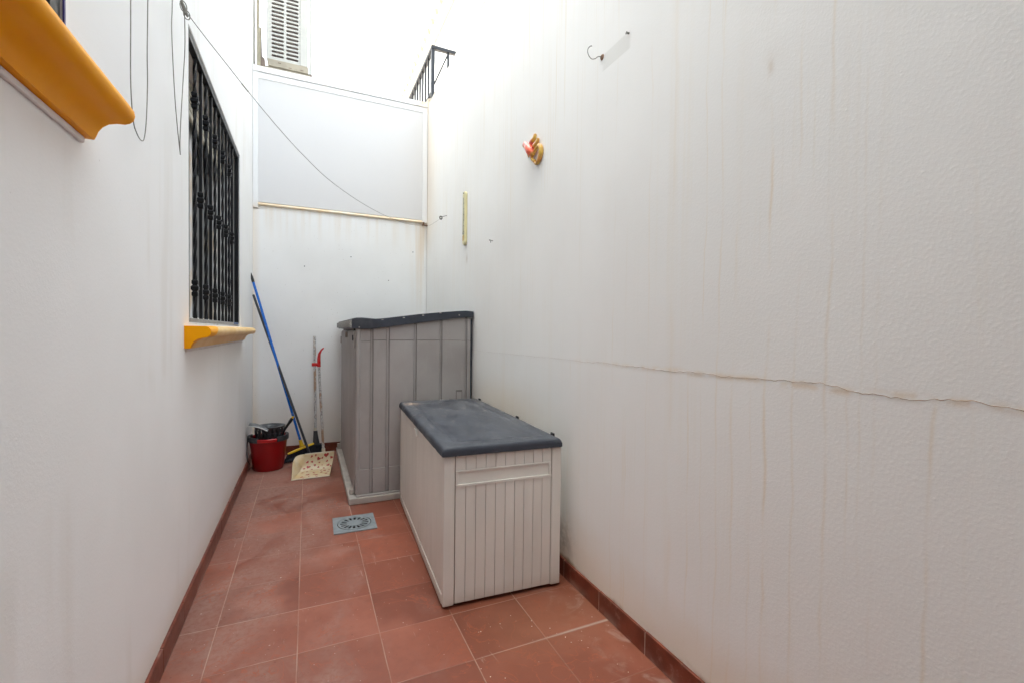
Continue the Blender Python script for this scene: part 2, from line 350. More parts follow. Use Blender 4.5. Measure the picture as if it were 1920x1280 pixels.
def tube(bm, pts, rad, seg=10, cap=True, sq=1., twist=0.):
    pts = [Vector(p) for p in pts]
    if not hasattr(rad, '__len__'): rad = [rad]*len(pts)
    rings = []
    for k, (p, (n, b), r) in enumerate(zip(pts, frames(pts), rad)):
        rings.append([bm.verts.new(p + (n*math.cos(2*math.pi*i/seg + twist*k) + b*sq*math.sin(2*math.pi*i/seg + twist*k))*r) for i in range(seg)])
    for a, c in zip(rings, rings[1:]):
        for i in range(seg): bm.faces.new((a[i], a[(i+1) % seg], c[(i+1) % seg], c[i]))
    if cap: bm.faces.new(rings[0][::-1]); bm.faces.new(rings[-1])
def lathe(bm, prof, seg=32, c=(0, 0), squash=1.):
    rings = [[bm.verts.new((c[0]+r*math.cos(2*math.pi*i/seg), c[1]+squash*r*math.sin(2*math.pi*i/seg), z)) for i in range(seg)] for r, z in prof]
    for a, b in zip(rings, rings[1:]):
        for i in range(seg): bm.faces.new((a[i], a[(i+1) % seg], b[(i+1) % seg], b[i]))
    return rings
def smooth_pts(P, n=8):
    P = [Vector(p) for p in P]; out = []
    for i in range(len(P)-1):
        p0, p1, p2, p3 = P[max(0, i-1)], P[i], P[i+1], P[min(len(P)-1, i+2)]
        for k in range(n):
            t = k/n; out.append(.5*((2*p1)+(p2-p0)*t+(2*p0-5*p1+4*p2-p3)*t*t+(3*p1-p0-3*p2+p3)*t**3))
    out.append(P[-1]); return out
WM = {}
def obj(name, bm, mat, parent=None, smooth=False, bevel=0, local=False, fixn=True):
    if fixn: bmesh.ops.recalc_face_normals(bm, faces=bm.faces)
    if parent is not None and not local: bm.transform(WM[parent.name].inverted())
    me = bpy.data.meshes.new(name); bm.to_mesh(me); bm.free()
    o = bpy.data.objects.new(name, me); C.objects.link(o)
    for mm in (mat if isinstance(mat, list) else [mat]): me.materials.append(mm)
    if parent is not None: o.parent = parent
    WM[o.name] = WM[parent.name].copy() if parent is not None else Matrix()
    if smooth:
        me.polygons.foreach_set('use_smooth', [True]*len(me.polygons))
        me.set_sharp_from_angle(angle=R(40))
    if bevel:
        b = o.modifiers.new('bevel', 'BEVEL'); b.width = bevel; b.segments = 2; b.limit_method = 'ANGLE'; b.angle_limit = R(40)
    return o
def objs(name, bm, mat, parent=None, **kw):
    """one object per loose island"""
    seen = set(); isl = []
    for v in bm.verts:
        if v in seen: continue
        st = [v]; seen.add(v); grp = []
        while st:
            q = st.pop(); grp.append(q)
            for e in q.link_edges:
                w_ = e.other_vert(q)
                if w_ not in seen: seen.add(w_); st.append(w_)
        isl.append(grp)
    out = []
    for grp in isl:
        nb_ = BM(); mp = {v: nb_.verts.new(v.co) for v in grp}; done = set()
        for v in grp:
            for f_ in v.link_faces:
                if f_ not in done: done.add(f_); nb_.faces.new([mp[q] for q in f_.verts])
        out.append(obj(name, nb_, mat, parent, **kw))
    bm.free(); return out
def tag(o, label=None, cat=None, group=None, kind=None):
    for k, v in (('label', label), ('category', cat), ('group', group), ('kind', kind)):
        if v: o[k] = v
    return o
def thing(name, label, cat, loc=(0, 0, 0), rz=0, group=None):
    o = bpy.data.objects.new(name, None); C.objects.link(o); o.location = loc; o.rotation_euler = (0, 0, rz); o.empty_display_size = .1
    WM[o.name] = Matrix.Translation(loc) @ Matrix.Rotation(rz, 4, 'Z'); return tag(o, label, cat, group)

# ------------------------------------------------------------------ setting
bm = BM(); box(bm, -60, 60, -60, 60, -.4, -.06)
tag(obj('ground', bm, M['ground']), kind='structure')
bm = BM(); box(bm, A_-.02, B_+.02, -2.6, Y_+.02, -.055, 0.0)
tag(obj('floor', bm, M['floor']), kind='structure')

def walled(bm, X, ys, zs, holes, depth=.4):
    """solid wall along y with its face at X, rectangular holes closed at the back; body towards -x"""
    ys = sorted(set(ys + [h[0] for h in holes] + [h[1] for h in holes])); zs = sorted(set(zs + [h[2] for h in holes] + [h[3] for h in holes]))
    V = {}
    def P(y, z):
        if (y, z) not in V: V[(y, z)] = bm.verts.new((X, y, z))
        return V[(y, z)]
    for i in range(len(ys)-1):
        for j in range(len(zs)-1):
            ym, zm = (ys[i]+ys[i+1])/2, (zs[j]+zs[j+1])/2
            if any(h[0] < ym < h[1] and h[2] < zm < h[3] for h in holes): continue
            bm.faces.new((P(ys[i], zs[j]), P(ys[i+1], zs[j]), P(ys[i+1], zs[j+1]), P(ys[i], zs[j+1])))
    for y0, y1, z0, z1 in holes:
        v = [bm.verts.new(p) for p in ((X,y0,z0),(X,y1,z0),(X,y1,z1),(X,y0,z1),(X-depth+.05,y0,z0),(X-depth+.05,y1,z0),(X-depth+.05,y1,z1),(X-depth+.05,y0,z1))]
        for a, b in ((0,1),(1,2),(2,3),(3,0)): bm.faces.new((v[a], v[b], v[b+4], v[a+4]))
        bm.faces.new(v[4:])
    y0, y1, z0, z1 = ys[0], ys[-1], zs[0], zs[-1]
    v = [bm.verts.new(p) for p in ((X,y0,z0),(X,y1,z0),(X,y1,z1),(X,y0,z1),(X-depth,y0,z0),(X-depth,y1,z0),(X-depth,y1,z1),(X-depth,y0,z1))]
    for a, b in ((0,1),(1,2),(2,3),(3,0)): bm.faces.new((v[a], v[b], v[b+4], v[a+4]))
    bm.faces.new(v[4:])

W1 = (.10, 1.372, 1.868, 3.05); W2 = (2.545, 4.29, 1.318, 2.70)
bm = BM(); walled(bm, A_, [-2.8, 5.50], [-.06, 9.6], [W1, W2]); bmesh.ops.remove_doubles(bm, verts=bm.verts, dist=1e-5)
house = tag(obj('house_wall', bm, M['left'], fixn=True), 'tall white plastered house wall on the left holding both barred windows', 'wall')
bm = BM(); box(bm, -9, -1.65, 5.52, 16, -.06, 9.6); box(bm, -9, A_-.401, -2.8, 5.50, -.06, 9.6)  # unseen house volumes, added to cut sky light at the far end
obj('sky_blocker', bm, M['left'], house)
bm = BM()
box(bm, B_, B_+.2, -2.8, Y_, -.06, 3.915); box(bm, B_, B_+.2, Y_, 6.5, -.06, 3.985)
rw = tag(obj('boundary_wall', bm, M['right'], bevel=.012), 'long white plastered wall on the right with rust streaks and a crack', 'wall')
bm = BM(); box(bm, A_-.4, B_+.2, -3.0, -2.8, -.06, 5.6)  # out of view, added to hold back sky light near the viewer
tag(obj('added_end_wall', bm, M['left']), 'unseen white wall added behind the viewer to darken the near end', 'wall')
bm = BM(); box(bm, A_+.001, B_-.001, Y_, Y_+.34, -.06, 2.5); box(bm, A_+.001, B_-.001, Y_+.02, Y_+.34, 2.5, 3.86)
bk = tag(obj('back_wall', bm, M['back']), 'white wall at the far end with a framed panel in its upper half', 'wall')

bm = BM(); box(bm, A_+.002, B_-.002, -2.799, -.30, 2.95, 3.12)  # unseen slab added behind the viewer, darkens the near walls
tag(obj('shading_slab', bm, M['left']), 'unseen flat white slab added over the near end to shade the walls', 'roof')

# skirting tiles
def skirting(parent, axis, fixed, inward, a, b, first, step):
    t = .011
    bm = BM(); g = BM(); edges = []
    x = first
    while x > a: x -= step
    while x < b:
        s, e = max(a, x)+.0018, min(b, x+step)-.0018
        h = .0955 + random.uniform(-.0025, .0025)
        if e > s:
            lo, hi = sorted((fixed, fixed+inward*(t+random.uniform(0, .0015))))
            if axis == 'y': box(bm, lo, hi, s, e, 0, h)
            else: box(bm, s, e, lo, hi, 0, h)
        x += step
    lo, hi = sorted((fixed, fixed+inward*(t-.0004)))
    if axis == 'y': box(g, lo, hi, a, b, 0, .092)
    else: box(g, a, b, lo, hi, 0, .092)
    o = obj('skirting', bm, M['skirt'], parent, bevel=.0015); obj('grout', g, M['grout'], o)
skirting(house, 'y', A_, 1, -2.6, Y_-.012, 2.07, .318)
skirting(rw, 'y', B_, -1, -2.6, Y_-.012, 2.06-.318*3, .318)
skirting(bk, 'x', Y_, -1, A_+.012, B_-.012, .40, .318)

# crack in the right wall
random.seed(3)
ctrl = [(3.6, 1.150), (3.41, 1.146), (2.9, 1.150), (2.4, 1.155), (2.1, 1.158), (1.9, 1.156), (1.75, 1.163), (1.6, 1.160), (1.496, 1.162), (1.35, 1.158), (1.2, 1.166), (1.08, 1.162), (.98, 1.166), (.904, 1.168),
        (.82, 1.172), (.74, 1.170), (.68, 1.160), (.64, 1.161), (.585, 1.156), (.55, 1.160), (.5, 1.166), (.46, 1.170), (.43, 1.164), (.388, 1.161), (.33, 1.156), (.2, 1.165), (0, 1.16)]
pp = smooth_pts([(0, y, z) for y, z in ctrl], 10)
bm = BM()
def ribbon(bm, pts, wfun, x):
    prev = None
    for i, p in enumerate(pts):
        wv = wfun(i, p); a = bm.verts.new((x, p.y, p.z+wv)); b = bm.verts.new((x, p.y, p.z-wv))
        c1 = bm.verts.new((x-.0006, p.y, p.z))
        if prev: bm.faces.new((prev[0], a, c1, prev[2])); bm.faces.new((prev[2], c1, b, prev[1]))
        prev = (a, b, c1)
for p in pp: p.z += .0045*noise.noise(Vector((p.y*28, 0, 0))) + .003*noise.noise(Vector((p.y*75, 3, 0)))
ribbon(bm, pp, lambda i, p: (.00022+.00085*max(0, min(1, (2.3-p.y)/1.7)))*(.6+.6*abs(noise.noise(Vector((p.y*7, 2, 2)))))*(1+.7*noise.noise(Vector((p.y*50, 9, 0)))), B_-.0006)
obj('crack', bm, M['crack'], rw, fixn=False)  # thin brown strip laid along the crack line

# ---- back wall panel, frame, ledge, capping
bm = BM(); box(bm, -.458, 1.205, Y_-.004, Y_+.018, 2.575, 3.815)
obj('panel', bm, M['panel'], bk)
bm = BM()
box(bm, A_+.002, -.455, Y_-.012, Y_+.018, 2.515, 3.862); box(bm, 1.203, B_-.002, Y_-.012, Y_+.018, 2.545, 3.862)
box(bm, -.455, 1.203, Y_-.011, Y_+.018, 3.80, 3.860)
obj('frame', bm, M['frame'], bk, bevel=.003)
bm = BM(); prism(bm, [(Y_-.016, 2.553), (Y_-.014, 2.547), (Y_, 2.543), (Y_+.017, 2.543), (Y_+.017, 2.574), (Y_-.005, 2.570)], lambda u, v, w: (w, u, v), -.4548, 1.2028)
obj('ledge', bm, M['ledge'], bk, bevel=.003)
bm = BM(); box(bm, A_+.002, B_-.004, Y_-.022, Y_+.36, 3.8625, 3.880); box(bm, A_+.002, B_-.004, Y_-.016, Y_+.35, 3.8805, 3.922)
obj('capping', bm, M['frame'], bk, bevel=.004)
bm = BM()
for x, z in ((.429, 2.093), (-.03, 1.96), (.83, 1.86), (1.10, 2.2)):
    tube(bm, [(x, Y_+.002, z), (x, Y_-.004, z)], .006, 8)
objs('screw_plug', bm, M['greyp'], bk)

# ------------------------------------------------------------------ windows
SP = [(0, 0), (.083, 0), (.094, -.006), (.101, -.016), (.103, -.028), (.100, -.040), (.092, -.048), (.082, -.052), (.066, -.053), (.050, -.058), (.038, -.068), (.030, -.080), (.026, -.092), (.022, -.101), (0, -.101)]
def sill(parent, y0, y1, ztop, mat):
    bm = BM(); N = max(8, int((y1-y0)/.06))
    loops = []
    for k in range(N+1):
        y = y0+(y1-y0)*k/N
        loops.append([bm.verts.new((A_+dx*(1+(.012*noise.noise(Vector((y*9, dx*30, ztop))) if dx else 0)), y, ztop+dz+.0012*noise.noise(Vector((y*11, dx*20, 4))))) for dx, dz in SP])
    for a, b in zip(loops, loops[1:]):
        for i in range(len(SP)): bm.faces.new((a[i], b[i], b[(i+1) % len(SP)], a[(i+1) % len(SP)]))
    bm.faces.new(loops[0]); bm.faces.new(loops[-1][::-1])
    s = obj('sill', bm, mat, parent, smooth=True)
    bm = BM(); box(bm, A_, A_+.009, y0+.012, y1-.012, ztop-.117, ztop-.1015)
    obj('mortar_bed', bm, M['mortar'], s, bevel=.004)
    return s
def window(W, label, ztop, sy0, sy1, mat, shutz, plain_y, twist_y, fmat):
    y0, y1, z0, z1 = W
    t = thing('barred_window', label, 'window', (A_, (y0+y1)/2, z0))
    sill(t, sy0, sy1, ztop, mat)
    xb = A_-.20
    bm = BM(); box(bm, xb-.02, xb, y0+.001, y1-.001, z0+.001, z1-.001); obj('glass', bm, M['glass'], t)
    bm = BM()
    for a in ((y0+.001, y0+.05, z0+.001, z1-.001), (y1-.05, y1-.001, z0+.001, z1-.001), (y0+.05, y1-.05, z0+.001, z0+.05), ((y0+y1)/2-.03, (y0+y1)/2+.03, z0+.05, z1-.06)):
        box(bm, xb+.0005, xb+.04, *a)
    obj('window_frame', bm, fmat, t, bevel=.003)
    bm = BM(); z = z1-.002
    while z > shutz:
        prism(bm, [(xb+.082, z), (xb+.092, z-.006), (xb+.094, z-.020), (xb+.092, z-.034), (xb+.082, z-.040)], lambda u, v, w: (u, w, v), y0+.004, y1-.004); z -= .041
    obj('roller_shutter', bm, M['shutter'], t)
    # wrought iron grille flush with the wall face
    fx0, fx1 = A_-.032, A_-.004
    bm = BM()
    box(bm, fx0+.01, fx1, y0+.012, y0+.034, z0+.03, z1-.01); box(bm, fx0, fx1, y1-.058, y1-.012, z0+.03, z1-.01); box(bm, fx0, fx1, y0+.040, y1-.058, z1-.04, z1-.01)
    obj('grille_frame', bm, M['iron'], t, bevel=.002)
    bm = BM(); box(bm, A_-.036, A_-.002, y0+.006, y1-.010, z0+.012, z0+.0295)
    box(bm, A_-.036, A_-.002, y0+.002, y0+.0115, z0+.012, z1-.003); box(bm, A_-.036, A_-.002, y0+.0115, y1-.010, z1-.0095, z1-.003)
    ch = obj('channel', bm, M['alu'], t, bevel=.0015)
    xc = A_-.020
    def collar(bm, y, z):
        for dz, r in ((-.030, .0165), (0, .0205), (.030, .0165)):
            rings = [[bm.verts.new((xc+rr*math.cos(math.pi/4+i*math.pi/2), y+rr*math.sin(math.pi/4+i*math.pi/2), z+dz+h)) for i in range(4)] for rr, h in ((r*.72, -.0149), (r*1.15, -.007), (r*1.15, .007), (r*.72, .0149))]
            for a, b in zip(rings, rings[1:]):
                for i in range(4): bm.faces.new((a[i], a[(i+1) % 4], b[(i+1) % 4], b[i]))
            bm.faces.new(rings[0][::-1]); bm.faces.new(rings[-1])
    for y in plain_y:
        bm = BM(); box(bm, xc-.0075, xc+.0075, y-.0075, y+.0075, z0+.03, z1-.0405); b = obj('bar', bm, M['iron'], t, bevel=.001)
        bm = BM(); collar(bm, y, z0+.665); obj('collar', bm, M['iron'], b)
    for y in twist_y:
        bm = BM(); n = 110; L = z1-.0405-z0-.03
        tube(bm, [(xc, y, z0+.03+L*k/n) for k in range(n+1)], .0092, 4, twist=2*math.pi*L/.38/n)
        b = obj('twisted_bar', bm, M['iron'], t)
        bm = BM(); collar(bm, y, z0+.185); collar(bm, y, z0+1.13 if z1-z0 > 1.3 else z1-.25); obj('collar', bm, M['iron'], b)
    return t
w2 = window(W2, 'black barred window with a two-tone ochre sill near the brooms', 1.310, 2.452, 4.395, M['sill2'], 2.50,
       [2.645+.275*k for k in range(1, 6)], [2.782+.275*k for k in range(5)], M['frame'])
bm = BM(); box(bm, A_-.0018, A_-.0008, 3.98, 4.20, 1.331, 1.3465); obj('blue_mark', bm, M['bluetape'], w2)
w1 = window(W1, 'nearest window with a thick bright ochre sill at the upper left', 1.862, -.15, 1.457, M['sill'], 3.04,
       [.10+.18*k for k in range(1, 7)], [.19+.18*k for k in range(6)], M['clip'])
bm = BM(); box(bm, A_-.0020, A_+.0015, W1[1]-.0075, W1[1]-.0015, W1[2]+.004, W1[3]-.01); obj('violet_trim', bm, M['violet'], w1)

# ------------------------------------------------------------------ storage box
BW, BL, BH = .612, 1.452, .715
sb = thing('storage_box', 'low beige plastic storage box with a dusty slate lid against the right wall', 'storage box', (.577, 2.030, .009), R(-2.8))
def planks(bm, fn, us, z0, z1, d=.006, gap=.0022):
    for a, b in zip(us, us[1:]):
        v = box(bm, a+gap/2, b-gap/2, -d, 0, z0, z1)
        for q in v: q.co = Vector(fn(q.co.x, q.co.y, q.co.z))
# end facing the viewer (u along x, out = -y)
fe = lambda u, o_, z: (u, o_, z)
core = BM(); box(core, .008, BW-.008, .0065, BL-.008, .012, BH-.012); obj('groove_backing', core, M['creamgap'], sb, local=True)
bm = BM(); us = [.057+.0498*k for k in range(11)]
f2 = lambda u, o_, z: (u, .006+o_, z)
planks(bm, f2, us, .012, .563); planks(bm, f2, us, .640, BH-.006)
# recessed grip
u0_, u1_ = us[0], us[-1]
for a in ((u0_+.001, u1_-.001, -.002, .006, .632, .6395), (u0_+.001, u1_-.001, -.004, .006, .5635, .575), (u0_+.001, u0_+.012, -.002, .006, .575, .632), (u1_-.012, u1_-.001, -.002, .006, .575, .632)): box(bm, *a)
box(bm, u0_+.012, u1_-.012, .0045, .0062, .575, .632)
obj('end_panel', bm, M['cream'], sb, local=True, bevel=.0016)
bm = BM()
for x0, x1 in ((0, .0545), (BW-.0535, BW)):
    box(bm, x0, x1, -.001, .03, .004, BH-.004); box(bm, x0, x1, BL-.03, BL, .004, BH-.004)
objs('corner_post', bm, M['cream'], sb, local=True, bevel=.006)
bm = BM(); n = 11; us = [.032+(BL-.064)*k/n for k in range(n+1)]
fs = lambda u, o_, z: (.0065+o_, u, z)
planks(bm, fs, us, .052, .665, .0035, .0014)
box(bm, -.0008, .008, .031, BL-.031, .006, .050); box(bm, -.0008, .008, .031, BL-.031, .667, BH-.005)
for k in range(n):           # fine reeding in the boards
    for j in range(1, 4):
        y = us[k]+(us[k+1]-us[k])*j/4; box(bm, .0024, .0032, y-.0009, y+.0009, .056, .660)
obj('long_panel', bm, M['cream'], sb, local=True, bevel=.0012)
bm = BM(); box(bm, BW-.008, BW-.001, .031, BL-.031, .006, BH-.005); box(bm, .0545, BW-.0545, BL-.008, BL-.001, .006, BH-.005); objs('hidden_panel', bm, M['cream'], sb, local=True)
bm = BM(); prism(bm, [(.68, .655), (.78, .655), (.765, .695), (.695, .695)], lambda u, v, w: (w, u, v), -.012, -.001)
obj('catch', bm, M['cream'], sb, local=True, bevel=.004)
# lid: domed slab with rolled edge
bm = BM(); x0, x1, y0, y1 = -.010, BW-.003, -.014, BL+.006; NX, NY = 36, 72
def lidz(x, y):
    dx = min(x-x0, x1-x); dy = min(y-y0, y1-y); e = .022
    fx = 1-max(0, 1-dx/e)**2.6; fy = 1-max(0, 1-dy/e)**2.6
    z = BH+.018+.022*math.sqrt(max(0, fx*fy))
    inset = min(dx, dy)
    if abs(inset-.075) < .005: z += .0012
    if inset > .08: z -= .0015
    z += .003*math.sin(math.pi*(x-x0)/(x1-x0))
    return z
def sp(n, a, b, e=.12):
    L = [a, a+.003, a+.008, a+.015, a+.024, a+.034, a+.045, a+.060, a+.069, a+.0725, a+.0775, a+.082]
    mid = [a+.082+(b-a-.164)*k/n for k in range(1, n)]
    return L+mid+[b-(q-a) for q in L[::-1]]
xs, ysl = sp(14, x0, x1), sp(34, y0, y1)
G = [[bm.verts.new((x, y, lidz(x, y))) for x in xs] for y in ysl]
for j in range(len(ysl)-1):
    for i in range(len(xs)-1): bm.faces.new((G[j][i], G[j][i+1], G[j+1][i+1], G[j+1][i]))
edge = [G[0][i] for i in range(len(xs))]+[G[j][-1] for j in range(1, len(ysl))]+[G[-1][i] for i in range(len(xs)-2, -1, -1)]+[G[j][0] for j in range(len(ysl)-2, 0, -1)]
low = [bm.verts.new((v.co.x, v.co.y, BH-.002+(.0025 if k % 9 == 0 else 0))) for k, v in enumerate(edge)]
inn = [bm.verts.new((min(max(v.co.x, x0+.012), x1-.012), min(max(v.co.y, y0+.012), y1-.012), BH+.004)) for v in edge]
for i in range(len(edge)):
    j = (i+1) % len(edge); bm.faces.new((edge[i], low[i], low[j], edge[j])); bm.faces.new((low[i], inn[i], inn[j], low[j]))
lid = obj('lid', bm, M['lid'], sb, local=True, smooth=True)
for y in (.10, .60, 1.40):
    bm = BM(); box(bm, x1-.004, x1+.006, y-.018, y+.018, BH+.018, BH+.046)
    obj('hinge', bm, M['clip'], lid, local=True, bevel=.003)

# ------------------------------------------------------------------ tall resin cabinet
cb = thing('resin_cabinet', 'tall taupe resin storage cabinet with a dark sloping lid behind the beige box', 'cabinet', (.28, 3.53, 0))
CX0, CX1, CY0, CY1 = .335, 1.234, 3.575, 5.13
bm = BM(); box(bm, .283, 1.246, 3.530, 5.175, .002, .050)
base = obj('base', bm, M['taupe_lite'], cb, bevel=.006)
bm = BM(); box(bm, .335, 1.24, 3.545, 3.572, .0505, .062); obj('base_lip', bm, M['taupe'], base, bevel=.003)
TOP = [(.302, 1.318), (.335, 1.319), (.40, 1.312), (.454, 1.318), (.56, 1.334), (.777, 1.364), (.97, 1.395), (1.10, 1.414), (1.172, 1.420), (1.185, 1.424), (1.236, 1.405)]
def topz(x):
    for (a, za), (b, zb) in zip(TOP, TOP[1:]):
        if a <= x <= b: return za+(zb-za)*(x-a)/(b-a)
    return TOP[-1][1]
gro = [(.434, .456), (.553, .577), (.765, .786), (.975, .993), (1.187, 1.204)]
def slopebox(bm, x0, x1, y0, y1, z0, dz=0, zt=None):
    xs = [x0]+[x for x, _ in TOP if x0+.002 < x < x1-.002]+[x1]
    poly = [(x0, z0), (x1, z0)]+[(x, (zt if zt is not None else topz(x)+dz)) for x in xs[::-1]]
    prism(bm, poly, lambda u, v, w: (u, w, v), y0, y1)
bm = BM(); slopebox(bm, CX0+.014, CX1, CY0+.012, CY1, .05, -.004)
obj('body_core', bm, M['taupegap'], cb)
bm = BM(); ex = [CX0]+[q for g in gro for q in g]+[CX1]
for i in range(0, len(ex), 2):
    a, b = ex[i]+(.0 if i else .0), ex[i+1]
    slopebox(bm, a, b, CY0-.004, CY0+.0115, .253, zt=1.224 if i else 1.215)
    slopebox(bm, a, b, CY0-.002, CY0+.0115, 1.2268 if i else 1.218, 0)
    box(bm, a, b, CY0-.011, CY0+.0115, .064, .2515)
obj('side_panel', bm, M['taupe'], cb, bevel=.003)
bm = BM()
for a, b in gro: slopebox(bm, a+.004, b-.004, CY0+.004, CY0+.0118, .064, -.012)
objs('groove', bm, M['taupe'], cb)
bm = BM(); box(bm, 1.112, 1.166, CY0-.0065, CY0-.004, .70, .822); nf = obj('vent_notch', bm, M['taupegap'], cb)
bm = BM(); box(bm, 1.118, 1.160, CY0-.0078, CY0-.0066, .70, .806); box(bm, 1.136, 1.140, CY0-.0088, CY0-.0079, .70, .806); obj('notch_insert', bm, M['taupe'], nf)
# corner column + door side (facing the passage)
bm = BM(); tube(bm, [(CX0+.013, CY0+.006, .064), (CX0+.013, CY0+.006, 1.312)], .019, 12); obj('corner_column', bm, M['taupe'], cb, smooth=True)
mid = (CY0+CY1)/2
for (a, b) in ((CY0+.03, mid-.003), (mid+.003, CY1-.01)):
    bm = BM(); n = 6; st = (b-a)/n
    box(bm, CX0, CX0+.0135, a, b, .058, 1.295)
    for k in range(n): box(bm, CX0-.007, CX0-.0002, a+st*k+.014, a+st*(k+1)-.014, .066, 1.285)
    d = obj('door', bm, M['taupe'], cb, bevel=.004)
    for z in (.10, 1.20):
        bm = BM(); yy = a+.02 if a < mid-.1 else b-.02
        box(bm, CX0-.016, CX0-.0075, yy-.018, yy+.018, z-.035, z+.035); obj('hinge', bm, M['taupe_lite'], d, bevel=.004)
bm = BM(); box(bm, .318, .332, 3.585, 3.635, 1.238, 1.295); box(bm, .306, .3305, 4.30, 4.36, 1.235, 1.285)
lt = objs('latch', bm, M['taupe_lite'], cb, bevel=.004)
bm = BM(); box(bm, .311, .322, 3.640, 3.685, 1.220, 1.262); box(bm, .320, .334, 3.64, 3.69, 1.284, 1.312); objs('latch_hole', bm, M['clip'], lt[0], bevel=.003)
bm = BM(); box(bm, .296, .330, 3.62, 3.655, .0505, .092); box(bm, .290, .330, 5.09, 5.13, .0505, .105); objs('foot_clip', bm, M['taupe_lite'], cb, bevel=.006)
# lid with wavy rim
LID = [(.300, 1.384, 1.314), (.33, 1.392, 1.311), (.37, 1.394, 1.308), (.42, 1.390, 1.309), (.47, 1.387, 1.314), (.52, 1.391, 1.322), (.66, 1.411, 1.342), (.80, 1.431, 1.363), (.97, 1.450, 1.388), (1.10, 1.463, 1.406), (1.18, 1.469, 1.414), (1.186, 1.469, 1.420), (1.252, 1.465, 1.416)]
bm = BM(); LY0, LY1 = 3.548, 5.15
prism(bm, [(x, b) for x, t_, b in LID]+[(x, t_) for x, t_, b in LID[::-1]], lambda u, v, w: (u, w, v), LY0, LY1)
lid2 = obj('lid', bm, M['navy'], cb, bevel=.004)
bm = BM(); prism(bm, [(LY0+.004, 1.322), (5.15, 1.322), (5.15, 1.372), (LY0+.004, 1.372)], lambda u, v, w: (w, u, v), .284, .2995); obj('front_rim', bm, M['speck'], lid2, bevel=.003)
bm = BM()
for x in (.52, .68, .83, .97): box(bm, x-.008, x+.008, LY0-.003, LY0+.02, topz(x)+.042+(.004 if x > .6 else .008), topz(x)+.054)
tube(bm, [(1.127, LY0-.004, 1.432), (1.127, LY0+.002, 1.432)], .006, 10); tube(bm, [(.352, LY0-.004, 1.322), (.352, LY0+.002, 1.322)], .005, 10)
objs('pale_peg', bm, M['taupe_lite'], lid2)
bm = BM(); box(bm, 1.2355, 1.250, 3.582, 5.15, .055, 1.40); obj('back_panel', bm, M['navy'], cb)

# ------------------------------------------------------------------ floor drain
dr = thing('floor_drain', 'square grey drain cover with a round slotted grate set in the floor tiles', 'drain', (.292, 3.192, 0), R(-1))
hs_ = .134; RO = .108
bm = BM(); n = 48   # plate with round opening
inner = [bm.verts.new((RO*math.cos(2*math.pi*i/n), RO*math.sin(2*math.pi*i/n), .006)) for i in range(n)]
def sqp(a):
    c, s = math.cos(a), math.sin(a); k = hs_/max(abs(c), abs(s)); return (c*k, s*k)
outer = [bm.verts.new((*sqp(2*math.pi*i/n), .006)) for i in range(n)]
ol = [bm.verts.new((v.co.x, v.co.y, .0005)) for v in outer]; il = [bm.verts.new((v.co.x, v.co.y, .0016)) for v in inner]
for i in range(n):
    j = (i+1) % n; bm.faces.new((inner[i], outer[i], outer[j], inner[j])); bm.faces.new((outer[i], ol[i], ol[j], outer[j])); bm.faces.new((inner[i], inner[j], il[j], il[i]))
pl = obj('plate', bm, M['drain'], dr, local=True)
bm = BM(); lathe(bm, [(.001, .0014), (RO+.004, .0014)], 48); obj('sump', bm, M['dark'], dr, local=True, fixn=False)
bm = BM(); seg = 96
def annulus(bm, r0, r1, z, a0=0, a1=2*math.pi, n=48, t=.0035):
    prev = None
    for k in range(n+1):
        a = a0+(a1-a0)*k/n; c, s = math.cos(a), math.sin(a)
        q = [bm.verts.new((r0*c, r0*s, z)), bm.verts.new((r1*c, r1*s, z)), bm.verts.new((r1*c, r1*s, z-t)), bm.verts.new((r0*c, r0*s, z-t))]
        if prev:
            for i in range(4): bm.faces.new((prev[i], q[i], q[(i+1) % 4], prev[(i+1) % 4]))
        prev = q
annulus(bm, .090, .1035, .0074); annulus(bm, .0005, .050, .0074)
for k in range(16):
    a = 2*math.pi*k/16+.1; annulus(bm, .0495, .0905, .0072, a-.085, a+.085, 3)
obj('grate', bm, M['drain'], dr, local=True)

# ------------------------------------------------------------------ bucket
bc = (-.330, 4.79)
bt = thing('mop_bucket', 'red plastic mop bucket with a charcoal wringer in the far left corner', 'bucket', (*bc, 0))
bm = BM(); prof = [(.002, .006), (.118, .006), (.124, .002), (.128, .008), (.136, .08), (.148, .18), (.157, .27), (.162, .272), (.164, .300), (.160, .304), (.154, .300), (.150, .27), (.141, .18), (.128, .08), (.119, .014), (.002, .014)]
lathe(bm, prof, 48, bc); obj('tub', bm, M['red'], bt, smooth=True)
bm = BM(); lathe(bm, [(.163, .276), (.169, .276), (.170, .300), (.163, .305)], 48, bc); obj('rim_band', bm, M['redrim'], bt, smooth=True)
bm = BM()
def arc(bm, a0, a1, r0, r1, z0, z1, n=14):
    prev = None
    for k in range(n+1):
        a = a0+(a1-a0)*k/n; c, s = math.cos(a), math.sin(a)
        q = [bm.verts.new((bc[0]+r*c, bc[1]+r*s, z)) for r, z in ((r0, z0), (r1, z0), (r1, z1), (r0, z1))]
        if prev:
            for i in range(4): bm.faces.new((prev[i], q[i], q[(i+1) % 4], prev[(i+1) % 4]))
        else: bm.faces.new(q[::-1])
        prev = q
    bm.faces.new(prev)
arc(bm, R(-62), R(28), .150, .1715, .272, .318); arc(bm, R(152), R(242), .150, .1715, .272, .318)
objs('wringer_lug', bm, M['charcoal'], bt, bevel=.004)
bm = BM(); wc = (bc[0]+.012, bc[1]+.01)
rings = []
ns = 56
pr = [(.090, .265), (.112, .30), (.122, .345), (.120, .385), (.124, .398), (.100, .400), (.085, .392), (.060, .370), (.045, .33)]
